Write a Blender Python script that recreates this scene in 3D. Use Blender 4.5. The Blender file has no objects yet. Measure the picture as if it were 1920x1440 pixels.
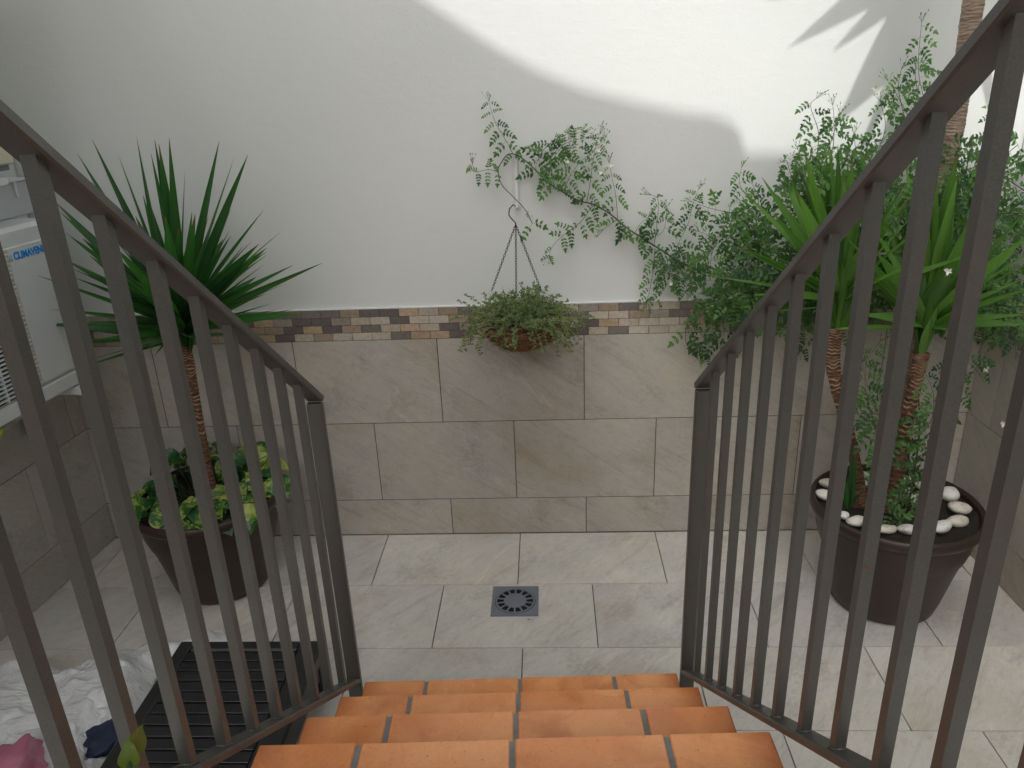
import bpy, math, random
from mathutils import Vector, Matrix, noise
sc = bpy.context.scene
R = math.radians
# ------------------------------------------------------------------ camera
CAM = Vector((0.0, -2.95508, 1.88917)); PITCH, YAW, ROLL, FPX = 0.3752, 0.054019, -0.041032, 1433.835
def cam_axes():
    cp, sp, cy, sy, cr, sr = math.cos(PITCH), math.sin(PITCH), math.cos(YAW), math.sin(YAW), math.cos(ROLL), math.sin(ROLL)
    rz = lambda v: Vector((cy*v[0]-sy*v[1], sy*v[0]+cy*v[1], v[2]))
    f, u, r = rz((0, cp, -sp)), rz((0, sp, cp)), rz((1, 0, 0))
    return cr*r+sr*u, -sr*r+cr*u, f
RT, UP, FW = cam_axes()
cd = bpy.data.cameras.new('camera'); cam = bpy.data.objects.new('camera', cd); sc.collection.objects.link(cam)
cam.matrix_world = Matrix(((RT.x, UP.x, -FW.x, CAM.x), (RT.y, UP.y, -FW.y, CAM.y), (RT.z, UP.z, -FW.z, CAM.z), (0, 0, 0, 1)))
cd.sensor_width = 36; cd.lens = 36*FPX/1920; cd.clip_start = 0.02; cd.clip_end = 500
sc.camera = cam
# ------------------------------------------------------------------ light
SUN_EL, SUN_AZ = 52.0, 20.0          # sun stands behind the camera, a little to its left
SDIR = Vector((math.sin(R(SUN_AZ))*math.cos(R(SUN_EL)), math.cos(R(SUN_AZ))*math.cos(R(SUN_EL)), -math.sin(R(SUN_EL))))
w = bpy.data.worlds.new('World'); sc.world = w; w.use_nodes = True
nt = w.node_tree; nt.nodes.clear()
sky = nt.nodes.new('ShaderNodeTexSky'); sky.sky_type = 'NISHITA'; sky.sun_disc = False
sky.sun_elevation = R(SUN_EL); sky.sun_rotation = R(180+SUN_AZ); sky.dust_density = 9.0; sky.air_density = 1.0
hs = nt.nodes.new('ShaderNodeHueSaturation'); hs.inputs['Saturation'].default_value = 0.25
bg = nt.nodes.new('ShaderNodeBackground'); bg.inputs[1].default_value = 0.15
wo = nt.nodes.new('ShaderNodeOutputWorld')
nt.links.new(sky.outputs[0], hs.inputs['Color']); nt.links.new(hs.outputs[0], bg.inputs[0]); nt.links.new(bg.outputs[0], wo.inputs[0])
sl = bpy.data.lights.new('sun', 'SUN'); sl.energy = 2.35; sl.angle = R(0.53); sl.color = (1.0, 0.985, 0.95)
so = bpy.data.objects.new('sun', sl); sc.collection.objects.link(so)
so.rotation_mode = 'QUATERNION'; so.rotation_quaternion = SDIR.to_track_quat('-Z', 'Y'); so.location = (-2, -8, 9)
sc.view_settings.view_transform = 'Standard'; sc.view_settings.look = 'None'
sc.view_settings.exposure = 0.28; sc.view_settings.gamma = 1
sc.render.resolution_x = 1024; sc.render.resolution_y = 768
sc.cycles.max_bounces = 10; sc.cycles.diffuse_bounces = 6
# ------------------------------------------------------------------ helpers
def ray(px, py): return RT*((px-960)/FPX)+UP*((720-py)/FPX)+FW
def at(px, py, Y):
    d = ray(px, py); return CAM+d*((Y-CAM.y)/d.y)
def atz(px, py, z):
    d = ray(px, py); return CAM+d*((z-CAM.z)/d.z)
def link(o, parent=None):
    sc.collection.objects.link(o)
    if parent: o.parent = parent
    return o
def tag(o, label=None, cat=None, group=None, kind=None):
    if label: o['label'] = label
    if cat: o['category'] = cat
    if group: o['group'] = group
    if kind: o['kind'] = kind
    return o
def thing(name, label, cat, loc=(0, 0, 0), rz=0, group=None, kind=None):
    o = bpy.data.objects.new(name, None); o.location = loc; o.rotation_euler = (0, 0, rz); o.empty_display_size = .1
    return tag(link(o), label, cat, group, kind)
class MB:
    def __init__(s): s.v = []; s.f = []; s.m = []; s.c = []; s.sm = []
    def add(s, vs, fs, mat=0, col=(0, 0, 0), smooth=False):
        b = len(s.v); s.v += [tuple(v) for v in vs]; s.c += [col]*len(vs)
        for f in fs: s.f.append([b+i for i in f]); s.m.append(mat); s.sm.append(smooth)
    def box(s, lo, hi, mat=0, col=(0, 0, 0), T=None, bev=0):
        x0, y0, z0 = lo; x1, y1, z1 = hi
        if bev <= 0:
            vs = [Vector(p) for p in ((x0,y0,z0),(x1,y0,z0),(x1,y1,z0),(x0,y1,z0),(x0,y0,z1),(x1,y0,z1),(x1,y1,z1),(x0,y1,z1))]
            fs = [(3,2,1,0),(4,5,6,7),(0,1,5,4),(1,2,6,5),(2,3,7,6),(3,0,4,7)]
        else:
            b = bev; vs = []; idx = {}
            X, Y, Z = (x0, x1), (y0, y1), (z0, z1)
            for i in (0, 1):
                for j in (0, 1):
                    for k in (0, 1):
                        sx, sy, sz = (1, -1)[i]*b, (1, -1)[j]*b, (1, -1)[k]*b
                        for a, off in enumerate(((0, sy, sz), (sx, 0, sz), (sx, sy, 0))):
                            idx[(i, j, k, a)] = len(vs); vs.append(Vector((X[i]+off[0], Y[j]+off[1], Z[k]+off[2])))
            I = lambda *q: idx[q]
            fs = []
            for i in (0, 1):
                f = [I(i,0,0,0), I(i,1,0,0), I(i,1,1,0), I(i,0,1,0)]; fs.append(f if i else f[::-1])
                f = [I(0,i,0,1), I(1,i,0,1), I(1,i,1,1), I(0,i,1,1)]; fs.append(f[::-1] if i else f)
                f = [I(0,0,i,2), I(1,0,i,2), I(1,1,i,2), I(0,1,i,2)]; fs.append(f if i else f[::-1])
            for i in (0, 1):
                for j in (0, 1):
                    fs.append([I(0,i,j,1), I(1,i,j,1), I(1,i,j,2), I(0,i,j,2)])
                    fs.append([I(i,0,j,0), I(i,1,j,0), I(i,1,j,2), I(i,0,j,2)])
                    fs.append([I(i,j,0,0), I(i,j,1,0), I(i,j,1,1), I(i,j,0,1)])
            for i in (0, 1):
                for j in (0, 1):
                    for k in (0, 1): fs.append([I(i,j,k,0), I(i,j,k,1), I(i,j,k,2)])
        if T: vs = [T @ v for v in vs]
        s.add(vs, fs, mat, col)
    def tube(s, pts, rad, n=6, mat=0, caps=True, col=(0, 0, 0)):
        pts = [Vector(p) for p in pts]; k = len(pts)
        rr = rad if isinstance(rad, (list, tuple)) else [rad]*k
        vs = []; up = Vector((0.13, 0.31, 0.94)); ref = None
        for i, p in enumerate(pts):
            t = (pts[min(i+1, k-1)]-pts[max(i-1, 0)]).normalized()
            if ref is None:
                a = t.cross(up)
                if a.length < .1: a = t.cross(Vector((1, 0, 0)))
            else: a = ref - t*ref.dot(t)
            a.normalize(); ref = a; b = t.cross(a)
            for j in range(n):
                an = 2*math.pi*j/n; vs.append(p+(a*math.cos(an)+b*math.sin(an))*rr[i])
        fs = [(i*n+j, i*n+(j+1) % n, (i+1)*n+(j+1) % n, (i+1)*n+j) for i in range(k-1) for j in range(n)]
        if caps: fs += [tuple(range(n))[::-1], tuple(range((k-1)*n, k*n))]
        s.add(vs, fs, mat, col, True)
    def lathe(s, prof, c=(0, 0, 0), n=64, mat=0, jit=None):
        vs = []
        for i, (r, z) in enumerate(prof):
            for j in range(n):
                a = 2*math.pi*j/n; rr = r*(1+(jit(a, z) if jit else 0)); vs.append((c[0]+rr*math.cos(a), c[1]+rr*math.sin(a), c[2]+z))
        fs = [(i*n+j, i*n+(j+1) % n, (i+1)*n+(j+1) % n, (i+1)*n+j) for i in range(len(prof)-1) for j in range(n)]
        s.add(vs, fs, mat, (0, 0, 0), True)
    def build(s, name, mats, parent=None):
        me = bpy.data.meshes.new(name); me.from_pydata(s.v, [], s.f)
        for m in (mats if isinstance(mats, (list, tuple)) else [mats]): me.materials.append(m)
        me.polygons.foreach_set('material_index', s.m); me.polygons.foreach_set('use_smooth', s.sm)
        at_ = me.color_attributes.new('tone', 'FLOAT_COLOR', 'POINT')
        flat = []
        for c in s.c: flat += [c[0], c[1], c[2], 1]
        at_.data.foreach_set('color', flat); me.update()
        return link(bpy.data.objects.new(name, me), parent)
# ------------------------------------------------------------------ materials
def new_mat(name):
    m = bpy.data.materials.new(name); m.use_nodes = True; n = m.node_tree
    return m, n, n.nodes['Principled BSDF'], n.nodes['Material Output']
def N(n, t, **kw):
    x = n.nodes.new(t)
    for k, v in kw.items():
        if hasattr(x, k): setattr(x, k, v)
        else: x.inputs[k].default_value = v
    return x
def L(n, a, b): n.links.new(a, b)
def ramp(n, fac, stops):
    r = n.nodes.new('ShaderNodeValToRGB'); e = r.color_ramp.elements
    while len(e) < len(stops): e.new(0.5)
    for i, (p, c) in enumerate(stops): e[i].position = p; e[i].color = (*c, 1) if len(c) == 3 else c
    L(n, fac, r.inputs[0]); return r.outputs[0]
def mixc(n, fac, a, b, mode='MIX'):
    m = n.nodes.new('ShaderNodeMix'); m.data_type = 'RGBA'; m.blend_type = mode
    for s, v in ((m.inputs[0], fac), (m.inputs[6], a), (m.inputs[7], b)):
        if hasattr(v, 'links'): L(n, v, s)
        elif isinstance(v, (int, float)): s.default_value = v
        else: s.default_value = (*v, 1)
    return m.outputs[2]
def bump(n, h, st, dist, bs):
    b = N(n, 'ShaderNodeBump'); b.inputs['Strength'].default_value = st; b.inputs['Distance'].default_value = dist
    L(n, h, b.inputs['Height']); L(n, b.outputs[0], bs.inputs['Normal']); return b
def coords(n, scale=(1, 1, 1), rot=(0, 0, 0), tone=0):
    tc = N(n, 'ShaderNodeTexCoord'); out = tc.outputs['Object']
    if tone:
        a = N(n, 'ShaderNodeVertexColor'); a.layer_name = 'tone'
        v = n.nodes.new('ShaderNodeVectorMath'); v.operation = 'MULTIPLY_ADD'
        L(n, a.outputs[0], v.inputs[0]); v.inputs[1].default_value = (tone,)*3; L(n, out, v.inputs[2]); out = v.outputs[0]
    mp = N(n, 'ShaderNodeMapping'); mp.inputs['Scale'].default_value = scale; mp.inputs['Rotation'].default_value = rot
    L(n, out, mp.inputs[0]); return mp.outputs[0]
def simple(name, col, rough=.5, metal=0, var=.15, sc_=8, bmp=0, bsc=200, spec=.5):
    m, n, b, o = new_mat(name); c = coords(n)
    nz = N(n, 'ShaderNodeTexNoise', Scale=sc_, Detail=6.0); L(n, c, nz.inputs['Vector'])
    lo = tuple(x*(1-var) for x in col); hi = tuple(min(1, x*(1+var)) for x in col)
    L(n, ramp(n, nz.outputs[0], [(.3, lo), (.7, hi)]), b.inputs['Base Color'])
    b.inputs['Roughness'].default_value = rough; b.inputs['Metallic'].default_value = metal; b.inputs['Specular IOR Level'].default_value = spec
    if bmp:
        n2 = N(n, 'ShaderNodeTexNoise', Scale=bsc, Detail=3.0); L(n, c, n2.inputs['Vector']); bump(n, n2.outputs[0], bmp, .002, b)
    return m
def stone_mat(name, cool=0.0, gain=1.0, rough=.5):
    m, n, b, o = new_mat(name)
    c = coords(n, tone=9.0)
    n1 = N(n, 'ShaderNodeTexNoise', Scale=1.9, Detail=8.0, Roughness=.68, Distortion=.4); L(n, c, n1.inputs['Vector'])
    A, B = (.30*gain, .258*gain, .205*gain), (.37*gain, .335*gain, .28*gain)
    Cc = (.33*gain, .32*gain, .295*gain)
    if cool: A, B, Cc = (.385*gain, .352*gain, .305*gain), (.455*gain, .432*gain, .388*gain), (.415*gain, .41*gain, .388*gain)
    col = ramp(n, n1.outputs[0], [(.32, A), (.5, Cc), (.68, B)])
    # soft diagonal streaks
    c2 = coords(n, scale=(1.0, 1.0, 1.0), rot=(.35, .8, .75), tone=9.0)
    mp = N(n, 'ShaderNodeMapping'); mp.inputs['Scale'].default_value = (13, 2.0, 2.0); L(n, c2, mp.inputs[0])
    n2 = N(n, 'ShaderNodeTexNoise', Scale=1.0, Detail=6.0, Roughness=.7, Distortion=.8); L(n, mp.outputs[0], n2.inputs['Vector'])
    s1 = ramp(n, n2.outputs[0], [(.27, (.68, .65, .61)), (.45, (.95, .945, .94)), (.7, (1.04, 1.04, 1.03))])
    col = mixc(n, .75, col, s1, 'MULTIPLY')
    # chalky light veins
    n5 = N(n, 'ShaderNodeTexNoise', Scale=1.0, Detail=8.0, Roughness=.75, Distortion=1.6)
    mp5 = N(n, 'ShaderNodeMapping'); mp5.inputs['Scale'].default_value = (7, 2.2, 2.2); L(n, c2, mp5.inputs[0]); L(n, mp5.outputs[0], n5.inputs['Vector'])
    s5 = ramp(n, n5.outputs[0], [(.55, (0, 0, 0)), (.68, (1, 1, 1))])
    col = mixc(n, mixc(n, .35, (0, 0, 0), s5), col, tuple(min(1, x*1.35) for x in B))
    # pitted speckle
    n3 = N(n, 'ShaderNodeTexNoise', Scale=55.0, Detail=5.0, Roughness=.75); L(n, c, n3.inputs['Vector'])
    n4 = N(n, 'ShaderNodeTexNoise', Scale=5.0, Detail=3.0); L(n, c, n4.inputs['Vector'])
    pm = N(n, 'ShaderNodeMath', operation='MULTIPLY'); L(n, n3.outputs[0], pm.inputs[0]); L(n, n4.outputs[0], pm.inputs[1])
    s2 = ramp(n, pm.outputs[0], [(.11, (.74, .71, .68)), (.20, (1, 1, 1)), (.36, (1.06, 1.05, 1.03))])
    col = mixc(n, .75, col, s2, 'MULTIPLY')
    mp7 = N(n, 'ShaderNodeMapping'); mp7.inputs['Scale'].default_value = (95, 20, 20); L(n, c2, mp7.inputs[0])
    n7 = N(n, 'ShaderNodeTexNoise', Scale=1.0, Detail=5.0, Roughness=.65, Distortion=1.0); L(n, mp7.outputs[0], n7.inputs['Vector'])
    col = mixc(n, .6, col, ramp(n, n7.outputs[0], [(.32, (.80, .775, .75)), (.5, (1, 1, 1)), (.72, (1.05, 1.05, 1.05))]), 'MULTIPLY')
    # tile to tile tone
    a = N(n, 'ShaderNodeVertexColor'); a.layer_name = 'tone'
    sp = N(n, 'ShaderNodeSeparateColor'); L(n, a.outputs[0], sp.inputs[0])
    tn = ramp(n, sp.outputs[1], [(0, (.92, .92, .93)), (1, (1.05, 1.04, 1.02))])
    col = mixc(n, 1.0, col, tn, 'MULTIPLY')
    L(n, col, b.inputs['Base Color'])
    L(n, ramp(n, n3.outputs[0], [(.3, (rough-.1,)*3), (.7, (rough+.1,)*3)]), b.inputs['Roughness'])
    hm = N(n, 'ShaderNodeMath', operation='ADD'); L(n, n2.outputs[0], hm.inputs[0]); L(n, n3.outputs[0], hm.inputs[1])
    bump(n, hm.outputs[0], .35, .0012, b)
    return m
M = {}
M['wall_stone'] = stone_mat('wall_stone_tile', 0, 1.42, .55)
M['floor_stone'] = stone_mat('floor_stone_tile', 1, 1.47, .42)
M['grout'] = simple('grout', (.055, .043, .034), .9, var=.3, sc_=30)
M['stair_grout'] = simple('stair_grout', (.22, .22, .21), .9, var=.15, sc_=60, bmp=.5)
def plaster():
    m, n, b, o = new_mat('white_plaster'); c = coords(n)
    n1 = N(n, 'ShaderNodeTexNoise', Scale=1.4, Detail=4.0); L(n, c, n1.inputs['Vector'])
    L(n, ramp(n, n1.outputs[0], [(.3, (.68, .70, .68)), (.5, (.70, .72, .70)), (.75, (.725, .74, .72))]), b.inputs['Base Color'])
    b.inputs['Roughness'].default_value = .85
    mp = N(n, 'ShaderNodeMapping'); mp.inputs['Scale'].default_value = (16, 16, 34); L(n, c, mp.inputs[0])
    n2 = N(n, 'ShaderNodeTexNoise', Scale=1.0, Detail=5.0, Roughness=.6); L(n, mp.outputs[0], n2.inputs['Vector'])
    n3 = N(n, 'ShaderNodeTexNoise', Scale=190.0, Detail=3.0); L(n, c, n3.inputs['Vector'])
    hm = N(n, 'ShaderNodeMath', operation='MULTIPLY_ADD'); L(n, n3.outputs[0], hm.inputs[0]); hm.inputs[1].default_value = .5; L(n, n2.outputs[0], hm.inputs[2])
    bump(n, hm.outputs[0], .42, .0026, b); return m
M['plaster'] = plaster()
def mosaic():
    m, n, b, o = new_mat('mosaic_brick'); a = N(n, 'ShaderNodeVertexColor'); a.layer_name = 'tone'
    c = coords(n); n1 = N(n, 'ShaderNodeTexNoise', Scale=60.0, Detail=6.0, Roughness=.7); L(n, c, n1.inputs['Vector'])
    n2 = N(n, 'ShaderNodeTexNoise', Scale=9.0, Detail=4.0); L(n, c, n2.inputs['Vector'])
    col = mixc(n, .8, a.outputs[0], ramp(n, n1.outputs[0], [(.3, (.68, .66, .64)), (.65, (1.15, 1.12, 1.08))]), 'MULTIPLY')
    col = mixc(n, .5, col, ramp(n, n2.outputs[0], [(.35, (.8, .8, .8)), (.65, (1.1, 1.1, 1.1))]), 'MULTIPLY')
    L(n, col, b.inputs['Base Color']); b.inputs['Roughness'].default_value = .6; bump(n, n1.outputs[0], .5, .0015, b); return m
M['mosaic'] = mosaic()
def terracotta():
    m, n, b, o = new_mat('terracotta_tile'); c = coords(n, tone=5.0)
    n1 = N(n, 'ShaderNodeTexNoise', Scale=3.0, Detail=5.0, Distortion=.5); L(n, c, n1.inputs['Vector'])
    col = ramp(n, n1.outputs[0], [(.3, (.76, .27, .085)), (.55, (.90, .395, .155)), (.75, (.93, .47, .23))])
    n2 = N(n, 'ShaderNodeTexNoise', Scale=120.0, Detail=4.0, Roughness=.7); L(n, c, n2.inputs['Vector'])
    col = mixc(n, .35, col, ramp(n, n2.outputs[0], [(.3, (.8, .76, .74)), (.6, (1.06, 1.06, 1.06))]), 'MULTIPLY')
    n3 = N(n, 'ShaderNodeTexNoise', Scale=4.5, Detail=6.0, Roughness=.6, Distortion=.8); L(n, c, n3.inputs['Vector'])
    col = mixc(n, ramp(n, n3.outputs[0], [(.52, (0, 0, 0)), (.68, (.6, .6, .6))]), col, (.56, .165, .05))
    n6 = N(n, 'ShaderNodeTexNoise', Scale=170.0, Detail=1.0); L(n, c, n6.inputs['Vector'])
    col = mixc(n, ramp(n, n6.outputs[0], [(.74, (0, 0, 0)), (.78, (.8, .8, .8))]), col, (.16, .06, .03))
    tn = N(n, 'ShaderNodeVertexColor'); tn.layer_name = 'tone'; sp = N(n, 'ShaderNodeSeparateColor'); L(n, tn.outputs[0], sp.inputs[0])
    col = mixc(n, 1.0, col, ramp(n, sp.outputs[1], [(0, (.96, .94, .92)), (1, (1.05, 1.06, 1.08))]), 'MULTIPLY')
    tc = N(n, 'ShaderNodeTexCoord'); sx = N(n, 'ShaderNodeSeparateXYZ'); L(n, tc.outputs['Object'], sx.inputs[0])
    e1 = N(n, 'ShaderNodeMath', operation='ADD'); L(n, sx.outputs[0], e1.inputs[0]); e1.inputs[1].default_value = .151
    e2 = N(n, 'ShaderNodeMath', operation='ABSOLUTE'); L(n, e1.outputs[0], e2.inputs[0])
    e3 = N(n, 'ShaderNodeMath', operation='MULTIPLY_ADD'); L(n, n3.outputs[0], e3.inputs[0]); e3.inputs[1].default_value = .05; L(n, e2.outputs[0], e3.inputs[2])
    col = mixc(n, ramp(n, e3.outputs[0], [(.43, (0, 0, 0)), (.51, (.85, .85, .85))]), col, (.46, .12, .03))   # kiln flashing on the outer tiles
    L(n, col, b.inputs['Base Color'])
    L(n, ramp(n, n1.outputs[0], [(.35, (.20,)*3), (.7, (.36,)*3)]), b.inputs['Roughness'])
    bump(n, n2.outputs[0], .12, .001, b); return m
M['terracotta'] = terracotta()
def paint():
    m, n, b, o = new_mat('anthracite_forge_paint'); c = coords(n)
    n1 = N(n, 'ShaderNodeTexNoise', Scale=500.0, Detail=3.0); L(n, c, n1.inputs['Vector'])
    n2 = N(n, 'ShaderNodeTexNoise', Scale=7.0, Detail=6.0, Roughness=.7); L(n, c, n2.inputs['Vector'])
    n3 = N(n, 'ShaderNodeTexNoise', Scale=46.0, Detail=4.0, Roughness=.6); L(n, c, n3.inputs['Vector'])
    col = ramp(n, n1.outputs[0], [(.3, (.078, .078, .072)), (.7, (.112, .112, .104))])
    col = mixc(n, ramp(n, n2.outputs[0], [(.45, (0, 0, 0)), (.75, (.6, .6, .6))]), col, (.115, .092, .075))
    col = mixc(n, ramp(n, n3.outputs[0], [(.70, (0, 0, 0)), (.76, (.7, .7, .7))]), col, (.13, .055, .028))
    L(n, col, b.inputs['Base Color']); b.inputs['Metallic'].default_value = .15
    L(n, ramp(n, n2.outputs[0], [(.3, (.30,)*3), (.7, (.48,)*3)]), b.inputs['Roughness'])
    bump(n, n1.outputs[0], .22, .0007, b); return m
M['paint'] = paint()
M['stringer'] = simple('brown_steel_paint', (.05, .03, .022), .45)
M['pot'] = simple('brown_plastic_pot', (.034, .020, .0145), .40, var=.2, sc_=5, bmp=.15, bsc=90)
M['soil'] = simple('dark_soil', (.016, .011, .008), .95, var=.6, sc_=60, bmp=1.0, bsc=70)
def pebble():
    m, n, b, o = new_mat('white_pebble'); c = coords(n); oi = N(n, 'ShaderNodeObjectInfo')
    tint = ramp(n, oi.outputs['Random'], [(0, (.60, .56, .47)), (.5, (.72, .70, .64)), (1, (.78, .78, .76))])
    av = N(n, 'ShaderNodeMapping'); L(n, c, av.inputs[0]); L(n, oi.outputs['Location'], av.inputs['Location'])
    nz = N(n, 'ShaderNodeTexNoise', Scale=38.0, Detail=6.0, Roughness=.65); L(n, av.outputs[0], nz.inputs['Vector'])
    col = mixc(n, ramp(n, nz.outputs[0], [(.58, (0, 0, 0)), (.68, (.55, .55, .55))]), tint, (.20, .13, .08))
    L(n, col, b.inputs['Base Color']); b.inputs['Roughness'].default_value = .5; bump(n, nz.outputs[0], .25, .001, b); return m
M['pebble'] = pebble()
M['drain'] = simple('grey_drain_plastic', (.17, .19, .225), .45, var=.08)
M['void'] = simple('opening_shade', (.004, .004, .005), .8)  # near-black colour standing for the shade inside openings
M['ac'] = simple('white_enamel', (.66, .68, .69), .35, var=.03)
M['cream'] = simple('cream_enamel', (.60, .58, .44), .4, var=.03)
M['grey_enamel'] = simple('grey_enamel', (.50, .52, .53), .4, var=.04)
M['ac_text'] = simple('blue_lettering', (.01, .27, .75), .4, var=.02)
M['ac_logo'] = simple('teal_emblem', (.25, .55, .60), .4, var=.02)
M['cream_fin'] = simple('cream_fin', (.62, .58, .47), .4, var=.04)
M['black_plastic'] = simple('black_slat_plastic', (.018, .019, .020), .38, var=.3, sc_=14, bmp=.35, bsc=60)
M['chain'] = simple('dark_chain_metal', (.03, .03, .035), .35, metal=.7)
M['white_plastic'] = simple('white_plastic', (.74, .74, .72), .45, var=.03)
M['insulation'] = simple('grey_pipe_wrap', (.42, .41, .37), .7, var=.2, sc_=30, bmp=.6, bsc=60)
M['navy'] = simple('navy_fabric', (.008, .018, .05), .6, var=.3, sc_=20, bmp=.6, bsc=30)
M['pink'] = simple('pink_wrap', (.50, .17, .26), .25, var=.15, sc_=10, bmp=.5, bsc=18)
M['green_cable'] = simple('green_yellow_cable', (.35, .45, .03), .4)
def leafm(name, lo, hi, trans, rough=.4, sc_=6, tone=True, streak=None):
    m, n, b, o = new_mat(name); c = coords(n)
    a = N(n, 'ShaderNodeVertexColor'); a.layer_name = 'tone'; sp = N(n, 'ShaderNodeSeparateColor'); L(n, a.outputs[0], sp.inputs[0])
    nz = N(n, 'ShaderNodeTexNoise', Scale=sc_, Detail=4.0); L(n, c, nz.inputs['Vector'])
    ad = N(n, 'ShaderNodeMath', operation='MULTIPLY_ADD'); L(n, nz.outputs[0], ad.inputs[0]); ad.inputs[1].default_value = .6; L(n, sp.outputs[0], ad.inputs[2])
    col = ramp(n, ad.outputs[0], [(.2, lo), (1.2, hi)])
    col = mixc(n, ramp(n, sp.outputs[2], [(.0, (0, 0, 0)), (.5, (1, 1, 1))]), col, (.16, .095, .04))
    if streak:
        col = mixc(n, sp.outputs[1], col, streak)
    L(n, col, b.inputs['Base Color']); b.inputs['Roughness'].default_value = rough; b.inputs['Specular IOR Level'].default_value = .35
    t = N(n, 'ShaderNodeBsdfTranslucent'); L(n, mixc(n, 1.0, col, trans, 'MULTIPLY'), t.inputs[0])
    ms = N(n, 'ShaderNodeMixShader'); ms.inputs[0].default_value = .38
    L(n, b.outputs[0], ms.inputs[1]); L(n, t.outputs[0], ms.inputs[2]); L(n, ms.outputs[0], o.inputs[0]); return m
M['yucca'] = leafm('yucca_leaf', (.035, .10, .028), (.13, .27, .06), (1.3, 1.7, .6), .36, 5, streak=(.20, .33, .07))
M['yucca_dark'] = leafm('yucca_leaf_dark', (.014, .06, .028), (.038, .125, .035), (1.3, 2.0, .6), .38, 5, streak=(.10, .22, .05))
M['jasmine'] = leafm('jasmine_leaf', (.019, .066, .029), (.105, .215, .06), (1.5, 1.9, .7), .38, 3)
M['jstem'] = simple('jasmine_stem', (.06, .055, .03), .6, var=.3, sc_=40)
M['petal'] = simple('white_petal', (.75, .74, .68), .5, var=.05)
M['basket_leaf'] = leafm('basket_leaf', (.05, .10, .04), (.20, .27, .11), (1.3, 1.6, .7), .5, 4)
M['basket_stem'] = simple('dry_stem', (.34, .26, .16), .7, var=.4, sc_=30)
M['basket_red'] = simple('red_stem', (.22, .07, .05), .7, var=.3, sc_=30)
M['coir'] = simple('coir_fibre', (.13, .066, .034), .95, var=.5, sc_=45, bmp=1.0, bsc=120)
M['coir_hair'] = simple('coir_strand', (.32, .165, .085), .9, var=.4, sc_=60)
def trunk(name, a, c_, band):
    m, n, b, o = new_mat(name); c = coords(n)
    mp = N(n, 'ShaderNodeMapping'); mp.inputs['Scale'].default_value = (14, 14, band); L(n, c, mp.inputs[0])
    nz = N(n, 'ShaderNodeTexNoise', Scale=1.0, Detail=5.0, Roughness=.7, Distortion=.8); L(n, mp.outputs[0], nz.inputs['Vector'])
    tn = N(n, 'ShaderNodeVertexColor'); tn.layer_name = 'tone'; sp = N(n, 'ShaderNodeSeparateColor'); L(n, tn.outputs[0], sp.inputs[0])
    col = ramp(n, nz.outputs[0], [(.33, a), (.62, c_)])
    col = mixc(n, sp.outputs[0], col, (.62, .46, .30)); L(n, col, b.inputs['Base Color']); b.inputs['Roughness'].default_value = .8
    bump(n, nz.outputs[0], .8, .004, b); return m
M['trunk'] = trunk('yucca_bark', (.045, .018, .010), (.17, .075, .04), 90)
M['trunk_tall'] = trunk('tall_yucca_bark', (.11, .075, .055), (.34, .26, .20), 110)
def pothos():
    m, n, b, o = new_mat('variegated_leaf'); c = coords(n, tone=6.0)
    nz = N(n, 'ShaderNodeTexNoise', Scale=26.0, Detail=5.0, Roughness=.7, Distortion=1.8); L(n, c, nz.inputs['Vector'])
    n2 = N(n, 'ShaderNodeTexNoise', Scale=7.0, Detail=1.0); L(n, c, n2.inputs['Vector'])
    ad = N(n, 'ShaderNodeMath', operation='ADD'); L(n, nz.outputs[0], ad.inputs[0]); L(n, n2.outputs[0], ad.inputs[1])
    col = ramp(n, ad.outputs[0], [(.0, (.010, .055, .018)), (.96, (.022, .10, .022)), (1.03, (.24, .36, .05)), (1.25, (.42, .46, .12))])
    for e in n.nodes:
        pass
    mp = N(n, 'ShaderNodeMath', operation='MULTIPLY'); L(n, ad.outputs[0], mp.inputs[0]); mp.inputs[1].default_value = .5
    col = ramp(n, mp.outputs[0], [(.30, (.012, .065, .02)), (.492, (.026, .12, .026)), (.52, (.22, .35, .052)), (.62, (.50, .54, .15))])
    L(n, col, b.inputs['Base Color']); b.inputs['Roughness'].default_value = .3
    t = N(n, 'ShaderNodeBsdfTranslucent'); L(n, col, t.inputs[0]); ms = N(n, 'ShaderNodeMixShader'); ms.inputs[0].default_value = .25
    L(n, b.outputs[0], ms.inputs[1]); L(n, t.outputs[0], ms.inputs[2]); L(n, ms.outputs[0], o.inputs[0]); return m
M['pothos'] = pothos()
M['young'] = leafm('young_leaf', (.10, .20, .03), (.26, .38, .06), (1.2, 1.4, .6), .35, 14)
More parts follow.
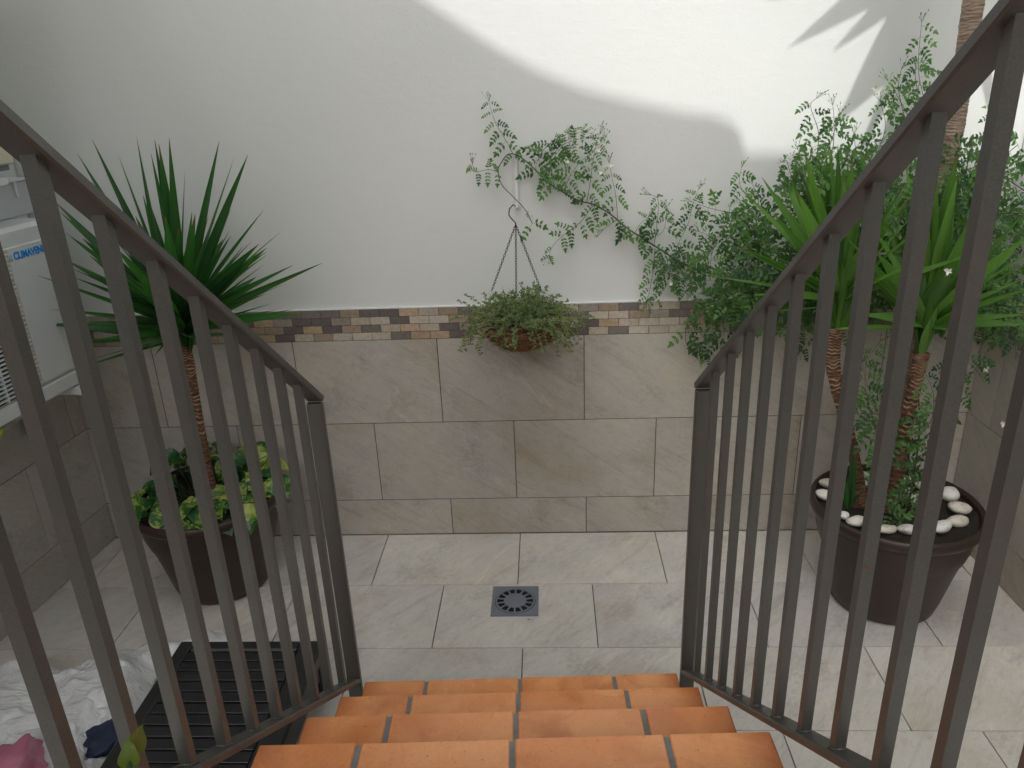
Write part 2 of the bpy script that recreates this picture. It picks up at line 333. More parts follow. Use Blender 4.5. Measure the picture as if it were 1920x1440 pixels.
def sheet_mat():
    m, n, b, o = new_mat('clear_plastic_sheet'); c = coords(n)
    nz = N(n, 'ShaderNodeTexNoise', Scale=4.0, Detail=2.0, Roughness=.5, Distortion=.3); L(n, c, nz.inputs['Vector'])
    b.inputs['Base Color'].default_value = (.92, .93, .94, 1); b.inputs['Roughness'].default_value = .16; b.inputs['Specular IOR Level'].default_value = .8
    mp = N(n, 'ShaderNodeMapping'); mp.inputs['Scale'].default_value = (10, 34, 20); mp.inputs['Rotation'].default_value = (0, 0, .5); L(n, c, mp.inputs[0])
    n2 = N(n, 'ShaderNodeTexNoise', Scale=1.0, Detail=3.0, Roughness=.5, Distortion=.8); L(n, mp.outputs[0], n2.inputs['Vector'])
    ab = N(n, 'ShaderNodeMath', operation='SUBTRACT'); L(n, n2.outputs[0], ab.inputs[0]); ab.inputs[1].default_value = .5
    ab2 = N(n, 'ShaderNodeMath', operation='ABSOLUTE'); L(n, ab.outputs[0], ab2.inputs[0])
    bump(n, ab2.outputs[0], 1.0, .022, b)
    tl = N(n, 'ShaderNodeBsdfTranslucent'); tl.inputs[0].default_value = (.85, .87, .9, 1)
    m1 = N(n, 'ShaderNodeMixShader'); m1.inputs[0].default_value = .2; L(n, b.outputs[0], m1.inputs[1]); L(n, tl.outputs[0], m1.inputs[2])
    tp = N(n, 'ShaderNodeBsdfTransparent'); tp.inputs[0].default_value = (.93, .94, .95, 1)
    m2 = N(n, 'ShaderNodeMixShader'); L(n, ramp(n, nz.outputs[0], [(.5, (.03,)*3), (.66, (.28,)*3)]), m2.inputs[0])
    L(n, m1.outputs[0], m2.inputs[1]); L(n, tp.outputs[0], m2.inputs[2]); L(n, m2.outputs[0], o.inputs[0]); return m
M['sheet'] = sheet_mat()
# ------------------------------------------------------------------ tiled walls and floor
W_, H_, H3 = .6, .37464, .1805
B1 = H3+H_; B2 = B1+H_; TOP = B2+.1306
rnd = random.Random(4)
def tiles(mb, T, x0, x1, rows, gap=.0030, thick=.008, W=W_):
    for (z0, z1, off) in rows:
        k = math.floor((x0-off)/W)
        while off+k*W < x1:
            a, b = max(x0, off+k*W), min(x1, off+(k+1)*W); k += 1
            if b-a < .012: continue
            mb.box((a+gap/2, -thick, z0+gap/2), (b-gap/2, 0, z1-gap/2), 0, (rnd.random(), rnd.random(), rnd.random()), T, .0011)
MC = [((.47, .41, .34), 6), ((.50, .46, .39), 5), ((.46, .345, .24), 4), ((.36, .28, .21), 3), ((.145, .125, .12), 6), ((.20, .175, .16), 4), ((.32, .29, .25), 2)]
def mosaic_rows(mb, T, x0, x1):
    pool = [c for c, k in MC for _ in range(k)]
    for r in range(4):
        z1 = TOP-.0005-r*.03255; z0 = z1-.03255; off = -.043+(.040 if r % 2 else 0); k = math.floor((x0-off)/.0803)
        prev = None; join = False; c = rnd.choice(pool)
        while off+k*.0803 < x1:
            a, b = max(x0, off+k*.0803), min(x1, off+(k+1)*.0803); k += 1
            pc = c; c = pc if (pc[0] < .25 and rnd.random() < .3) else rnd.choice([q for q in pool if q[0] > .3] if (pc[0] < .25 and rnd.random() < .7) else pool)
            if b-a < .008: continue
            j = 1+rnd.uniform(-.08, .08)
            mb.box((a+.0009, -.0085-rnd.random()*.001, z0+.0009), (b-.0009, 0, z1-.0009), 0, tuple(q*j for q in c), T, .0008)
def wall(name, label, length, loc, rz, mirror, rows, tall=3.0, ext=0.0):
    # local frame: x runs along the wall, the clad face is at local y = -0.012, the courtyard lies towards -y
    t = thing(name, label, 'wall', loc, rz)
    x0, x1 = (0, length) if not mirror else (-length, 0)
    if ext: x0 -= ext; x1 += ext
    p = MB(); p.box((x0, 0, -.02), (x1, .22, tall), 0); p.build('plaster', M['plaster'], t)
    g = MB(); g.box((x0, -.0105+.003, 0.0), (x1, -.0004, TOP-.001), 0); g.build('grout', M['grout'], t)
    T = Matrix.Translation((0, -.004, 0))
    a = MB(); tiles(a, T, x0+(.0 if mirror or ext else .001), x1-(.001 if mirror else 0), rows); a.build('wall_tiles', M['wall_stone'], t)
    b = MB(); mosaic_rows(b, T, x0+.004, x1-.004); b.build('mosaic_border', M['mosaic'], t)
    return t
XL, XR = -2.035, 1.722
# back wall: x = world X
t = thing('garden_wall', 'white plastered back wall clad below in beige stone tiles with a mosaic band', 'wall')
p = MB(); p.box((XL-.3, .012, -.02), (XR+.3, .25, 2.95), 0); p.build('plaster', M['plaster'], t)
g = MB(); g.box((XL-.1, .0035, .0), (XR+.1, .0118, TOP-.0015), 0); g.build('grout', M['grout'], t)
T = Matrix.Translation((0, .0095, 0))
a = MB(); tiles(a, T, XL+.001, XR-.001, [(.001, H3, -.4538), (H3, B1, -.759), (B1, B2, -.4604)]); a.build('wall_tiles', M['wall_stone'], t)
b = MB(); mosaic_rows(b, T, XL+.002, XR-.002); b.build('mosaic_border', M['mosaic'], t)
cb = MB(); cb.box((XL-.1, .0022, TOP), (XR+.1, .0119, TOP+.004), 0); cb.build('edge_trim', M['plaster'], t)
cp = MB(); cp.box((XL-.3, -.03, 2.952), (XR+.3, .29, 3.0), 0, bev=.005); cp.build('coping', M['floor_stone'], t)
# left wall: local frame turned so that local -y looks into the courtyard
AL = R(-5.6)
rows_s = [(.001, H3, -.20), (H3, B1, -.37), (B1, B2, -.08)]
lw = wall('side_wall', 'tiled side wall at the left carrying the air conditioner', 4.6, (XL, 0, 0), AL+R(90), True, rows_s)
rw = wall('side_wall', 'tiled side wall at the right behind the jasmine', 4.6, (XR, 0, 0), R(1.8)-R(90), False, [(.001, H3, .22), (H3, B1, .42), (B1, B2, .16)])
# floor: sheet of grout with stone tiles over it
fl = thing('floor', None, None, kind='structure')
g = MB(); g.box((-3.2, -5.2, -.06), (2.6, .05, -.0075), 0); g.build('floor_grout', M['grout'], fl)
a = MB(); offs = [-.7495, -.4493]
T = Matrix(((1, 0, 0, 0), (0, 0, 1, 0), (0, 1, 0, 0), (0, 0, 0, 1)))   # tile local z -> world Y, thickness down
for r in range(13):
    z1 = -r*H_; z0 = z1-H_; off = offs[r % 2]+(0, 0, .03, -.06, .02, .0, .05)[r % 7]; k = math.floor((-2.75-off)/W_)
    while off+k*W_ < 2.2:
        x0 = off+k*W_; k += 1
        a.box((x0+.0017, z0+.0017, -.012), (x0+W_-.0017, z1-.0017 if r else -.001, 0), 0, (rnd.random(), rnd.random(), rnd.random()), None, .0011)
a.build('floor_tiles', M['floor_stone'], fl)
# ------------------------------------------------------------------ the house behind the camera and an added slab that shades the courtyard
hb = thing('house', 'unseen white house behind the stairs with an added curved slab for shade above', 'house')
p = MB(); p.box((-4.2, -5.9, 0), (3.6, -5.5, 2.7), 0); p.build('wall', M['plaster'], hb)
for xx in (-4.0, -.5, 3.0):
    p = MB(); p.box((xx, -5.85, 2.701), (xx+.18, -5.67, 5.599), 0); p.build('shade_slab_post', M['plaster'], hb)  # unseen posts added to carry the shade slab
HZ = 5.6
shade_edge = [(-3.9, 5.4), (-3.0, 5.0), (-2.3, 4.5), (-1.7, 3.8), (-1.25, 3.1), (-.95, 2.72), (-.7, 2.42), (-.458, 2.17), (-.315, 2.071), (-.169, 1.974), (-.019, 1.894), (.133, 1.831), (.306, 1.783), (.519, 1.733), (.60, 1.725), (.665, 1.70), (.705, 1.665), (.722, 1.62), (.73, 1.585), (.80, 1.583), (.973, 1.568), (1.129, 1.552), (2.0, 1.50)]
E_ = []
for X, z in shade_edge:
    k = (HZ+.075-z)/math.sin(R(SUN_EL)); E_.append(Vector((X, 0, z))-SDIR*k)
vs = [(v.x, v.y, HZ) for v in E_]+[(v.x, v.y, HZ+.12) for v in E_]+[(v.x, -6.6, HZ) for v in E_]+[(v.x, -6.6, HZ+.12) for v in E_]
n_ = len(E_); fs = []
for i in range(n_-1):
    fs += [(i, i+1, n_+i+1, n_+i), (i+1, i, 2*n_+i, 2*n_+i+1), (n_+i, n_+i+1, 3*n_+i+1, 3*n_+i), (2*n_+i+1, 2*n_+i, 3*n_+i, 3*n_+i+1)]
fs += [(0, n_, 3*n_, 2*n_), (n_-1, 2*n_-1+0, 4*n_-1, 3*n_-1)]
r_ = MB(); r_.add(vs, fs); r_.build('shade_slab', M['plaster'], hb)  # unseen slab added, its outline shaped to cast the wall's curved shade edge
# ------------------------------------------------------------------ stairs and railings (own frame turned by the stair yaw)
SY = .035747; XS, SW = -.63024, .95858; N1, RISE, RUN = -1.0945, .18677, .25623
st = thing('staircase', 'terracotta tiled staircase leading down to the courtyard', 'stairs', (0, 0, 0), SY)
TH = .028
for k in range(1, 7):
    mb = MB(); v1 = N1-(k-1)*RUN; v0 = v1-RUN-.03 if k < 6 else v1-1.3; z = k*RISE
    js = [XS, XS+.190, XS+.478, XS+.7655, XS+SW]; g_ = .0048
    for i in range(4):
        a0 = js[i]+(g_ if i else 0); a1 = js[i+1]-(g_ if i < 3 else 0)
        jit = rnd.uniform(-.0015, .0015); nb = 1 if k < 6 else 4
        for q in range(nb):
            y1 = v1-q*.33; y0 = v0 if k < 6 else max(v0, y1-.32)
            mb.box((a0, y0, z-TH), (a1, y1+jit, z), 0, (rnd.random(), rnd.random(), rnd.random()), None, .003)
    mb.box((XS+.006, v0+.006, z-TH-.02), (XS+SW-.006, v1-.006, z-.0022), 1)
    mb.build('tread', [M['terracotta'], M['stair_grout']], st)
    rb = MB(); rb.box((XS+.012, v1-.05, z-RISE+.001 if k > 1 else .0), (XS+SW-.012, v1-.032, z-TH-.021), 0); rb.build('riser', M['terracotta'], st)
def sideplate(u0, u1):
    mb = MB(); pr = []
    z = lambda v: (N1-v)*RISE/RUN
    vs_ = [N1-.30, N1-2.4]
    P = [(vs_[0], 0), (vs_[0], z(vs_[0])+.04), (vs_[1]+.9, z(vs_[1]+.9)+.04), (vs_[1]+.9, z(vs_[1]+.9)-.22), (vs_[0]-.26, 0)]
    vv = [(u0, a, b) for a, b in P]+[(u1, a, b) for a, b in P]; n = len(P)
    mb.add(vv, [tuple(range(n))[::-1], tuple(range(n, 2*n))]+[(i, (i+1) % n, n+(i+1) % n, n+i) for i in range(n)])
    return mb
sideplate(XS-.030, XS-.018).build('stringer', M['stringer'], st)
sideplate(XS+SW-.10, XS+SW-.088).build('stringer', M['stringer'], st)
m_ = MB(); m_.box((XS+.02, N1-3.1, 0), (XS+SW-.02, N1-1.45, 5*RISE), 0); m_.build('landing_base', M['plaster'], st)
def rail(side):
    lab = 'grey painted steel stair railing on the left side of the orange steps' if side < 0 else 'grey painted steel stair railing on the right side of the orange steps'
    t = thing('stair_railing', lab, 'railing', (0, 0, 0), SY, group='railings flanking the stairs')
    uc = XS-.034 if side < 0 else XS+SW+.034
    sl_ = .7365; vp = -1.0905; hw = .0215
    zu = lambda v: 1.129+(vp-v)*sl_            # underside of handrail
    zb = lambda v: .198+(vp-v)*.735            # top of bottom rail
    vend = -2.78
    def bar(va, vb, za, zb_, th, hw_, name):
        mb = MB(); ex = .0016
        d = Vector((0, vb-va, zb_-za)).normalized(); nn = Vector((0, -d.z, d.y));  nn = nn if nn.z > 0 else -nn
        sec = [(-hw_+.003, 0), (hw_-.003, 0), (hw_, .003), (hw_, th-.003), (hw_-.003, th), (-hw_+.003, th), (-hw_, th-.003), (-hw_, .003)]
        vs = [Vector((uc+a, va, za))+nn*b for a, b in sec]+[Vector((uc+a, vb, zb_))+nn*b for a, b in sec]
        mb.add(vs, [tuple(range(8)), tuple(range(8, 16))[::-1]]+[(i, (i+1) % 8, 8+(i+1) % 8, 8+i)[::-1] for i in range(8)])
        return mb.build(name, M['paint'], t)
    bar(vp+.012, vend, zu(vp+.012), zu(vend), .018, hw, 'handrail')
    bar(vp-.008, vend, zb(vp-.008)-.020, zb(vend)-.020, .0155, .0205, 'bottom_rail')
    pb = MB(); pb.box((uc-hw+.0008, vp-.008, .0 if side else 0), (uc+hw-.0008, vp+.012, zu(vp)-.009), 0, bev=.002); pb.build('post', M['paint'], t)
    pb = MB(); pb.box((uc-hw+.0008, vend-.02, .9), (uc+hw-.0008, vend, zu(vend)+.02), 0, bev=.002); pb.build('post', M['paint'], t)
    rw_ = random.Random(7+side)
    for k in range(1, 14):
        v = vp-.1185*k if side < 0 else -1.0765-.1215*k
        if v < vend+.03: break
        b_ = MB(); h = .0095 if side < 0 else .0088
        xs = [uc-h, uc+h]; vv = []
        for (x, y) in ((-h, -h), (h, -h), (h, h), (-h, h)):
            vv.append((uc+x, v+y, zb(v+y)-.003))
        for (x, y) in ((-h, -h), (h, -h), (h, h), (-h, h)):
            vv.append((uc+x, v+y, zu(v+y)+.002))
        b_.add(vv, [(0, 3, 2, 1), (4, 5, 6, 7), (0, 1, 5, 4), (1, 2, 6, 5), (2, 3, 7, 6), (3, 0, 4, 7)])
        # weld beads at the foot
        for sx in (-1, 1):
            b_.tube([(uc+sx*h*1.02, v-h, zb(v-h)+.001), (uc+sx*h*1.05, v, zb(v)+.0015), (uc+sx*h*1.02, v+h, zb(v+h)+.001)], [.0018, .003, .002], 5)
        b_.tube([(uc-h, v-h*1.05, zb(v-h)+.001), (uc, v-h*1.1, zb(v-h)+.002), (uc+h, v-h*1.05, zb(v-h)+.001)], [.002, .0028, .002], 5)
        b_.build('baluster', M['paint'], t)
rail(-1); rail(1)
# ------------------------------------------------------------------ floor drain
dr = thing('floor_drain', 'grey square floor drain with a round slotted grate', 'drain', (-.156, -.485, 0))
f_ = MB(); hw = .0915; ri = .080; n = 64
vs, fs = [], []
def sqp(a, h):
    c, s = math.cos(a), math.sin(a); m = max(abs(c), abs(s)); return (c/m*h, s/m*h)
A = [math.pi/4+2*math.pi*i/n for i in range(n)]
for z in (.0035,):
    vs += [(*sqp(x, hw), z) for x in A]+[(ri*math.cos(x), ri*math.sin(x), z) for x in A]+[(*sqp(x, hw), .0002) for x in A]+[(ri*math.cos(x), ri*math.sin(x), .0002) for x in A]
for i in range(n):
    j = (i+1) % n; fs += [(i, j, n+j, n+i), (2*n+i, 2*n+j, j, i), (n+i, n+j, 3*n+j, 3*n+i)]
f_.add(vs, fs); f_.build('frame', M['drain'], dr)
v_ = MB(); v_.add([(0, 0, .0012)]+[(.0795*math.cos(x), .0795*math.sin(x), .0012) for x in A], [(0, i+1, (i+1) % n+1) for i in range(n)]); v_.build('slot_shade_disc', M['void'], dr)  # flat black disc on the tile, painting the darkness below the slots
g_ = MB(); vs, fs = [], []
def ring(r0, r1, z, aa, closed=True):
    mb_v = [(r0*math.cos(x), r0*math.sin(x), z) for x in aa]+[(r1*math.cos(x), r1*math.sin(x), z) for x in aa]+[(r0*math.cos(x), r0*math.sin(x), .0016) for x in aa]+[(r1*math.cos(x), r1*math.sin(x), .0016) for x in aa]
    k = len(aa); rng = range(k if closed else k-1); F = []
    for i in rng:
        j = (i+1) % k; F += [(i, k+i, k+j, j), (2*k+i, i, j, 2*k+j), (k+i, 3*k+i, 3*k+j, k+j)]
    if not closed: F += [(0, 2*k, 3*k, k), (k-1, 2*k-1, 4*k-1, 3*k-1)]
    g_.add(mb_v, F)
ring(.0705, .0775, .0052, A); ring(.0001, .044, .0052, A)
for i in range(14):
    c = 2*math.pi*(i+.5)/14; d0, d1 = .0052/.043, .0052/.069
    a0, a1 = c-d0, c+d0
    vv = []
    for z in (.0050, .0016):
        for r, d in ((.0435, .07), (.071, .045)):
            vv += [(r*math.cos(c-d), r*math.sin(c-d), z), (r*math.cos(c+d), r*math.sin(c+d), z)]
    g_.add(vv, [(0, 2, 3, 1), (0, 4, 6, 2), (1, 3, 7, 5)])
g_.build('grate', M['drain'], dr)
# ------------------------------------------------------------------ pots
def pot(label, x, y):
    t = thing('flower_pot', label, 'flower pot', (x, y, 0), group='large brown plant pots')
    m = MB(); h = .42; Rt = .295; Rb = .185
    pr = [(.001, .002), (Rb-.012, .002), (Rb, .012), (Rb+.014, .06), (.225, .18), (.252, .29), (.262, .345), (.266, .350), (.267, .368), (.285, .374), (.2935, .386), (Rt, .400), (.291, .413), (.285, .4195), (.277, .416), (.272, .405), (.270, .385), (.262, .30), (.25, .26)]
    m.lathe(pr, n=80); m.build('pot_body', M['pot'], t)
    s = MB(); vs = [(0, 0, .398)]; nr, na = 14, 48
    for i in range(1, nr+1):
        for j in range(na):
            a = 2*math.pi*j/na; r = .2705*i/nr; z = .393+.012*noise.noise(Vector((r*math.cos(a)*16+x*3, r*math.sin(a)*16, 1.7)))+.006*noise.noise(Vector((r*math.cos(a)*60, r*math.sin(a)*60, 4)))
            vs.append((r*math.cos(a), r*math.sin(a), z))
    fs = [(0, 1+j, 1+(j+1) % na) for j in range(na)]
    for i in range(nr-1):
        for j in range(na):
            b0 = 1+i*na; fs.append((b0+j, b0+na+j, b0+na+(j+1) % na, b0+(j+1) % na))
    s.add(vs, fs, 0, (0, 0, 0), True); s.build('soil', M['soil'], t)
    return t
PL = (-1.376, -.325); PR = (1.248, -.468)
pot('brown plastic pot in the left corner filled with variegated pothos', *PL)
pot('brown plastic pot on the right with white pebbles on its soil', *PR)
# ------------------------------------------------------------------ pebbles
sp = [(1543.5, 902, 15, 10, 'behind the railing at the far left of the pot'), (1538, 926, 17, 11, 'soil stained, at the left edge of the pot'), (1617, 889, 17, 8, 'flat upper one of a pair behind the leaf sprout'), (1616, 904, 17, 8, 'lower one of a pair behind the leaf sprout'), (1583, 964, 9, 8, 'half hidden by a baluster in front of the leaf sprout'), (1608, 976, 18, 11, 'slanting, right of the leaf sprout at the front rim'), (1663, 990, 20, 9, 'flat against the front rim left of the trunk'), (1704, 991, 18, 10, 'oval at the front rim below the reddish trunk'), (1767, 986, 19, 11, 'bluish white at the front right of the rim'), (1797, 976, 21, 11, 'topmost of the two leaning on the right front rim'), (1801, 952, 18, 11, 'beside a dead leaf at the right of the pot'), (1780, 927, 17, 14, 'largest, upright at the right of the pot'), (1718, 933, 15, 9, 'just right of the trunk in the middle of the soil'), (1724, 957, 11, 13, 'standing behind the thick baluster near the middle'), (1703, 897, 8, 7, 'small and high behind the jasmine sprigs'), (1702, 917, 7, 6, 'smallest, right beside the trunk'), (1731, 910, 10, 12, 'half hidden behind the thick baluster at the back')]
rs = random.Random(3)
for i, (px, py, a_, b_, lb) in enumerate(sp):
    c = atz(px, py, .415); dd = (c-CAM).length; sc1 = dd/FPX
    mb = MB(); ra = a_*sc1; rb_ = max(.012, b_*sc1*1.15); rc = min(ra, rb_)*.72; vs = []; na, nb = 18, 11; sd = Vector((i*3.1, i*1.7, 0))
    for p_ in range(nb+1):
        th = math.pi*p_/nb
        for q_ in range(na):
            ph = 2*math.pi*q_/na; d = Vector((math.sin(th)*math.cos(ph), math.sin(th)*math.sin(ph), math.cos(th)))
            k = 1+.13*noise.noise(d*1.2+sd); vs.append((d.x*ra*k*(1+.12*d.y), d.y*rb_*k*(1-.15*d.x), d.z*rc*k))
    fs = [(p_*na+q_, (p_+1)*na+q_, (p_+1)*na+(q_+1) % na, p_*na+(q_+1) % na) for p_ in range(nb) for q_ in range(na)]
    mb.add(vs, fs, 0, (0, 0, 0), True); o = mb.build('pebble', M['pebble'])
    # keep inside the pot
    v = Vector((c.x-PR[0], c.y-PR[1], 0)); lim = .268-max(ra, rb_)*.8
    if v.length > lim: v = v.normalized()*lim
    o.location = (PR[0]+v.x, PR[1]+v.y, .403+rc*.5); o.rotation_euler = (rs.uniform(-.35, .1), rs.uniform(-.2, .2), rs.uniform(-.5, .5))
    tag(o, 'white pebble '+lb, 'pebble', 'white pebbles on the right pot')
# ------------------------------------------------------------------ yuccas
def yleaf(mb, base, tip, w, sag, rr, seg=14, fold=.35, hi=0, twist=0):
    base, tip = Vector(base), Vector(tip); d = tip-base; Ln = d.length
    ctrl = base+d*.5+Vector((0, 0, sag)); side = d.cross(Vector((0, 0, 1)))
    if side.length < .02*Ln+1e-5: side = Vector((rr.uniform(-1, 1), rr.uniform(-1, 1), 0))
    side.normalize()
    side = (Matrix.Rotation(rr.uniform(-.85, .85), 3, d.normalized()) @ side).normalized()
    tone = rr.random(); vs = []; cols = []; bt = rr.choice((.93, .95, .97, .9))
    for i in range(seg+1):
        t = i/seg; p = base*(1-t)**2+ctrl*2*t*(1-t)+tip*t*t; tg = ((ctrl-base)*(1-t)+(tip-ctrl)*t).normalized()
        s = (Matrix.Rotation(twist*t, 3, tg) @ side); nn = s.cross(tg).normalized()
        if t < .42: ww = .55+.45*math.sin(t/.42*math.pi/2)
        else: ww = max(0.0, 1-((t-.42)/.58)**1.35)
        ww = w*.5*ww+.0006; f = fold*(1-.5*t)
        for x in (-1, -.86, 0, .86, 1):
            vs.append(p+s*ww*x+nn*ww*f*abs(x)); cols.append((tone, hi if abs(x) > .95 else (.22 if x == 0 else 0), max(0, (t-bt)/(1-bt))*.9))
    b0 = len(mb.v)
    fs = [(i*5+j, i*5+j+1, (i+1)*5+j+1, (i+1)*5+j) for i in range(seg) for j in range(4)]
    mb.add(vs, fs, 0, (0, 0, 0), True); mb.c[b0:] = cols
def trunk_mesh(pts, rads, ring=.014, amp=.12, light_from=.45):
    mb = MB(); pts = [Vector(p) for p in pts]; out = []; rr = []; tones = []
    tot = sum((pts[i+1]-pts[i]).length for i in range(len(pts)-1)); k = int(tot/(ring/4)); acc = 0
    for i in range(k+1):
        s = i/k*(len(pts)-1); j = min(int(s), len(pts)-2); f = s-j
        P = [pts[max(j-1, 0)], pts[j], pts[j+1], pts[min(j+2, len(pts)-1)]]
        q = .5*((2*P[1])+(P[2]-P[0])*f+(2*P[0]-5*P[1]+4*P[2]-P[3])*f*f+(3*P[1]-P[0]-3*P[2]+P[3])*f**3)
        r = rads[j]*(1-f)+rads[j+1]*f; ph = i % 4
        out.append(q); rr.append(r*(1+amp*(0.6, 0, -.5, -.2)[ph])); tones.append(.85 if (ph == 0 and i/k > light_from) else (.25 if ph == 0 else 0))
    n = 14; b0 = len(mb.v); mb.tube(out, rr, n)
    for i in range(len(out)):
        for j in range(n):
            kk = b0+i*n+j; v = Vector(mb.v[kk]); nz = noise.noise(v*55)+.6*noise.noise(v*22); d = v-out[i]
            mb.v[kk] = tuple(out[i]+d*(1+.10*nz)+Vector((0, 0, .011*noise.noise(Vector((v.x*60, v.y*60, v.z*22))))))
            mb.c[kk] = (tones[i]*max(0, min(1, .8+1.6*nz)), 0, 0)
    return mb
def yucca(label, tpts, rads, crown, tips, extra, Lr, w, mats, seed, ring=.014, crown_len=.16, dead=0, ranges=None, amp=.12, lf=.45):
    rr = random.Random(seed); base = tpts[0]
    t = thing('yucca_plant', label, 'yucca', base, group='potted yuccas')
    off = Vector(base)
    trunk_mesh([Vector(p)-off for p in tpts], rads, ring, amp, lf).build('trunk', mats[1], t)
    mb = MB(); C0 = Vector(crown)-off
    for tp in tips:
        tipv = Vector(tp[0])-off; up = (tipv-C0).normalized().z
        h = crown_len*max(0.02, min(1, .5+up*.6)) if len(tp) < 3 else tp[2]
        b = C0+Vector((rr.uniform(-.008, .008), rr.uniform(-.008, .008), h*.75))
        dxy = Vector((tipv.x-b.x, tipv.y-b.y, 0)); dxy = dxy.normalized()*.02 if dxy.length > .01 else dxy
        yleaf(mb, b+dxy, tipv, w*rr.uniform(.85, 1.1)*(tp[1] if len(tp) > 1 else 1), rr.uniform(.0, .018), rr, hi=.6)
    for i in range(extra):
        a = rr.uniform(0, 2*math.pi); el = rr.uniform(*(ranges or (-25, 80))); Ln = Lr*rr.uniform(.75, 1.08)
        d = Vector((math.cos(a)*math.cos(R(el)), math.sin(a)*math.cos(R(el)), math.sin(R(el))))
        h = crown_len*max(.0, min(1, (el+30)/110)); b = C0+Vector((0, 0, h))+Vector((d.x, d.y, 0))*.02
        tip = b+d*Ln
        wy = tip.y+off.y; wx = tip.x+off.x
        if wy > -.02: tip.y = -.02-off.y-rr.uniform(0, .03)
        if wx > 1.69: tip.x = 1.69-off.x
        if wx < -2.0: tip.x = -2.0-off.x
        yleaf(mb, b, tip, w*rr.uniform(.8, 1.05), rr.uniform(0, .02), rr, hi=.6)
    # sheath of leaf bases round the growing stem
    for i in range(16):
        a = i*2.4; z = crown_len*i/16; d = Vector((math.cos(a), math.sin(a), 0))
        yleaf(mb, C0+Vector((0, 0, z-.03))+d*.012, C0+Vector((0, 0, z+.16))+d*.05, w*.9, .0, rr, hi=.3)
    mb.build('leaves', mats[0], t); return t
def tipsat(lst, cpt, Lr, seed, ymax=-.025):
    rr = random.Random(seed); out = []; C_ = Vector(cpt)
    for it in lst:
        px, py = it[0], it[1]; ww = it[2] if len(it) > 2 else 1; L_ = Lr*(it[4] if len(it) > 4 else 1)
        p = at(px, py, C_.y); d = p-C_; r_ = d.length
        if len(it) > 3 and it[3] is not None: Y = C_.y+it[3]
        else:
            q_ = math.sqrt(max(0, L_*L_-r_*r_)); sgn = rr.choice((-1, -1, 1)); Y = C_.y+sgn*q_*rr.uniform(.6, 1)
        Y = min(Y, ymax); out.append((at(px, py, Y), ww))
    return out
LC = (-1.348, -.32, 1.01)
Ltips = [(145,288),(173,262),(222,291),(256,257),(283,288,.9),(290,262,.8),(298,270),(317,258,.9,.0),(347,317,.8,.15),(310,405,1.1,-.3),(268,366,.8,.15),(360,398,.6,.2),(411,264,1.15),(440,293,1,.1),(465,290,1,.0),(495,393,1.05),(430,432,1,.2),(530,432,1.1,.1),(485,458,1,-.15),(605,493,.9,.05),(550,497,1.0,.1),(548,520,1.1,-.1),(500,472,.9,.18),(435,493,.9,.2),(569,589,1.05,-.15),(103,378,.9),(113,398,.9),(172,342,.9,.1),(155,447,1,.1),(133,503,.9,-.1),(137,520,.95,-.1),(152,587,1,-.1),(158,604,.95,-.15),(92,580,.9,-.3),(290,668,.7,-.1),(235,600,.8,.2),(220,470,1,-.3),(205,560,.9,-.2)]
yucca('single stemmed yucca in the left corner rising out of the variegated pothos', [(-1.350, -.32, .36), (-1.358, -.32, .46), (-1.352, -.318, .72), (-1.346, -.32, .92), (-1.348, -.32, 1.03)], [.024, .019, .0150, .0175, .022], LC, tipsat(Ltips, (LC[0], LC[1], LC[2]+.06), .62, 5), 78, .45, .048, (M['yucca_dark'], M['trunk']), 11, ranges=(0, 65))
AC_ = (.985, -.40, 1.075)
Atips = [(1428,332,1,.05),(1460,310,1,.15),(1495,278,.9,.0),(1508,283,1.15,-.05),(1548,282,.9,.1),(1556,268,1,.0),(1571,271,1,-.08),(1623,285,.9,.15),(1496,360,1.25,-.22),(1450,400,1.1,-.15),(1395,465,1.0,-.1),(1333,518,.6,-.1),(1385,350,.6,.2),(1412,553,1,-.2),(1627,455,1.1,-.15),(1655,420,.9,.1),(1700,345,.8,.05),(1640,380,.9,.15),(1400,590,.7,.1),(1690,500,.8,0),(1590,300,.9,.1),(1480,330,.9,-.1),(1530,300,.9,.1),(1430,470,1,.1)]
yucca('shorter yucca at the left of the white pebble pot, leaning outwards', [(1.135, -.45, .36), (1.12, -.45, .47), (1.055, -.43, .70), (.99, -.40, .92), (.98, -.40, 1.06)], [.023, .019, .021, .024, .027], AC_, tipsat(Atips, (AC_[0], AC_[1], AC_[2]+.05), .60, 6), 26, .43, .044, (M['yucca'], M['trunk']), 12, ranges=(28, 82))
BC_ = (1.232, -.50, 1.0)
Btips = [(1793,292,1.35,-.05),(1752,420,1,.15),(1781,503,1.5,-.10),(1690,440,1.1,.1),(1645,475,1,-.1),(1560,617,.9,-.1),(1640,545,1,.1),(1925,395,1.1,-.05),(1925,590,1.1,-.1),(1835,300,.8,.15),(1905,470,1,.1),(1622,330,.6,.1),(1850,640,.9,-.2),(1925,520,1,.0),(1615,590,1,-.2),(1870,420,1,.12),(1660,400,.8,.15),(1930,610,1,-.15)]
yucca('yucca with a jasmine sprig round its reddish trunk in the white pebble pot', [(1.19, -.49, .36), (1.215, -.50, .47), (1.222, -.50, .70), (1.232, -.50, .92), (1.234, -.50, 1.0)], [.029, .025, .022, .022, .028], BC_, tipsat(Btips, (BC_[0], BC_[1], BC_[2]+.05), .62, 8), 26, .46, .046, (M['yucca'], M['trunk']), 13, ranges=(25, 82))
